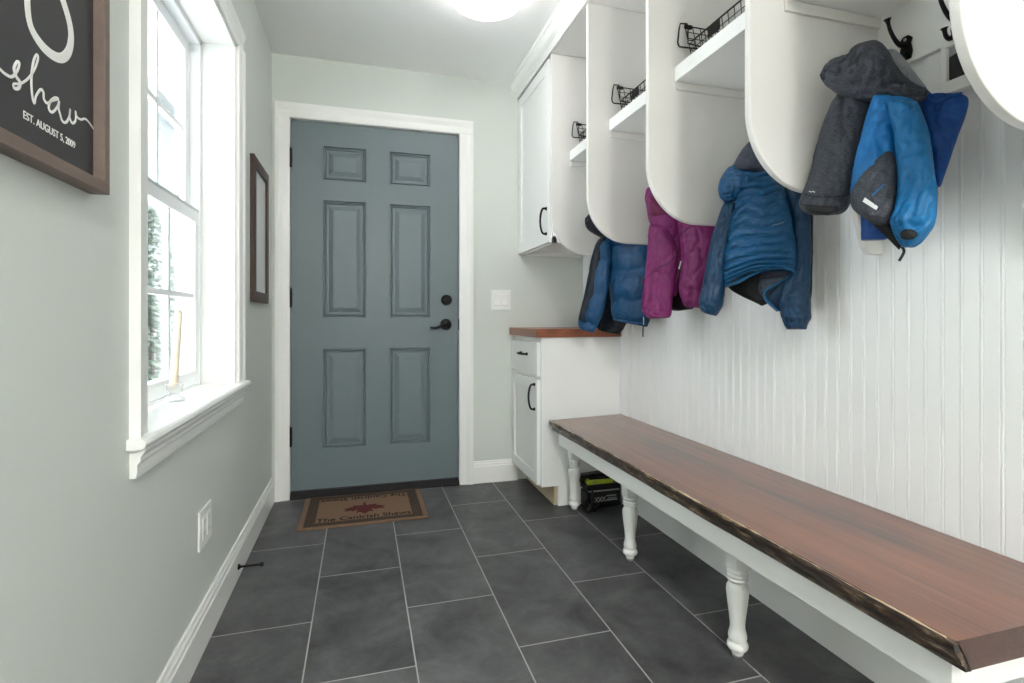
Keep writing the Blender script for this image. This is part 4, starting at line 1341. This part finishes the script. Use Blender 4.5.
garment('cuff_opening', [((900, 233), (904, 229)), ((901, 238), (912, 229.5)), ((906, 240), (917, 232)), ((914, 239), (918, 235))], M['lining'], J, fr, 0.122, 0.008, rings=16, wr=0.0, seed=47, label='black cuff opening')
P_, d_, n_ = fr
tp = MB()
q = [on_plane(u, v, P_ + n_ * 0.119, n_) for u, v in ((865, 197.5), (878, 206.5), (876, 210), (862.5, 201.5))]
tp.add(q + [a - n_ * 0.004 for a in q], [(0, 1, 2, 3), (7, 6, 5, 4), (0, 4, 5, 1), (1, 5, 6, 2), (2, 6, 7, 3), (3, 7, 4, 0)])
tag(tp.build('reflective_strip', M['reflect'], J), 'silver reflective strip')
cord('pocket_zip', [(884, 184), (878, 190), (872, 195.5)], 0.0017, M['blue'], J, fr, 0.119, 12, 'blue pocket zip')
cord('drawstring', [(902, 247), (904, 251), (902, 256), (899, 261)], 0.0028, M['lining'], J, fr, 0.085, 16, 'black drawstring')
MB().tube(spline([(XR - 0.0535, 0.985, 1.6105), (XR - 0.060, 0.965, 1.585), (XR - 0.075, 0.935, 1.56), (XR - 0.085, 0.92, 1.52)], 16), 0.0025, 6).build('hanger_loop', M['blue_dk'], J, smooth=True)

# ================================================================== OUTSIDE THE WINDOW
struct(MB().box(-26, X0 - 0.01, -16, 30, -0.5, -0.35).build('ground_outside', M['snow']))
hs = tag(empty('house', (-7.0, 12.0, -0.35)), 'pale clapboard house across the snowy yard outside the window', 'house')
w = MB()
HX = -4.4
zz = [-0.35 + 0.16 * k for k in range(37)]
pr = []
for z in zz:
    pr += [(HX + 0.03, z), (HX + 0.004, z + 0.16)]
pr += [(HX - 6, zz[-1] + 0.16), (HX - 6, zz[0])]
w.prism(pr, 'y', 6.5, 21.0)
w.build('siding', M['siding'], hs)
zt = zz[-1] + 0.16
MB().prism([(HX - 6.5, zt + 0.002), (HX + 0.5, zt + 0.002), (HX - 3, zt + 2.6)], 'y', 6.1, 21.4).build('roof', M['roofing'], hs)
for yy in (9.5, 12.6, 16.0, 19.0):
    for z0 in (0.6, 3.4):
        ww = MB().box(HX + 0.02, HX + 0.09, yy - 0.6, yy + 0.6, z0, z0 + 1.5).build('window', M['trim'], hs)
        MB().box(HX + 0.09, HX + 0.095, yy - 0.5, yy + 0.5, z0 + 0.1, z0 + 1.4).build('pane', M['darkpane'], ww)


def shrub(x, y, h, label, seed):
    e = tag(empty('evergreen_shrub', (x, y, -0.35)), label, 'shrub', 'evergreen shrubs outside the window')
    MB().tube([(x, y, -0.36), (x, y, -0.35 + h * 0.6)], [0.05, 0.02], 8).build('trunk', M['bark'], e)
    rnd = random.Random(seed)
    fo = MB()
    for k in range(900):
        t = rnd.random()
        rr = h * 0.24 * (1 - t) ** 0.7 * (0.6 + 0.4 * rnd.random())
        q = rnd.random() * 2 * PI
        cpt = Vector((x + rr * math.cos(q), y + rr * math.sin(q), -0.30 + h * t))
        o_ = Vector((math.cos(q), math.sin(q), -0.3))
        s_ = Vector((-math.sin(q), math.cos(q), 0))
        L = 0.16 * (1.1 - t * 0.6)
        fo.add([cpt - s_ * 0.04, cpt + s_ * 0.04, cpt + o_ * L, cpt + Vector((0, 0, 0.03))], [(0, 1, 2), (0, 3, 2), (1, 2, 3), (0, 1, 3)])
    fo.build('foliage', M['ever'], e)


shrub(-2.35, 6.3, 2.3, 'frosted evergreen shrub in the yard, nearer the window', 3)
shrub(-3.2, 9.6, 3.0, 'taller frosted evergreen shrub in the yard, nearer the pale house', 5)

# ================================================================== LIGHT
wd = bpy.data.worlds.new('World')
S.world = wd
wd.use_nodes = True
bg = wd.node_tree.nodes['Background']
bg.inputs[0].default_value = (0.93, 0.97, 1.0, 1)
bg.inputs[1].default_value = 0.95

sun = bpy.data.lights.new('sun', 'SUN')
sun.energy = 4.5
sun.angle = math.radians(0.6)
so = bpy.data.objects.new('sun', sun)
COL.objects.link(so)
so.rotation_euler = Vector((0.155, 0.12, -1.0)).to_track_quat('-Z', 'Y').to_euler()

ceiling_light(0.2, -1.75, 'unseen fill light behind the photographer, added to brighten the room')  # unseen lamp added as fill, built like the front fixture

# ================================================================== CAMERA
cam = bpy.data.cameras.new('camera')
cam.sensor_width = 36.0
cam.lens = 36.0 * F / 1024.0
cam.shift_y = -(341.5 - HY) / 1024.0
cam.clip_start = 0.02
co = bpy.data.objects.new('camera', cam)
COL.objects.link(co)
co.location = EYE
co.rotation_euler = (PI / 2, 0, -TH)
S.camera = co

vs_ = S.view_settings
S.display_settings.display_device = 'sRGB'
vs_.view_transform = 'Standard'
vs_.look = 'None'
vs_.exposure = 2.3
vs_.gamma = 1.0
vs_.use_curve_mapping = False
S.cycles.use_denoising = True
S.cycles.max_bounces = 12
S.cycles.diffuse_bounces = 8
S.cycles.transparent_max_bounces = 12
S.cycles.sample_clamp_indirect = 6.0
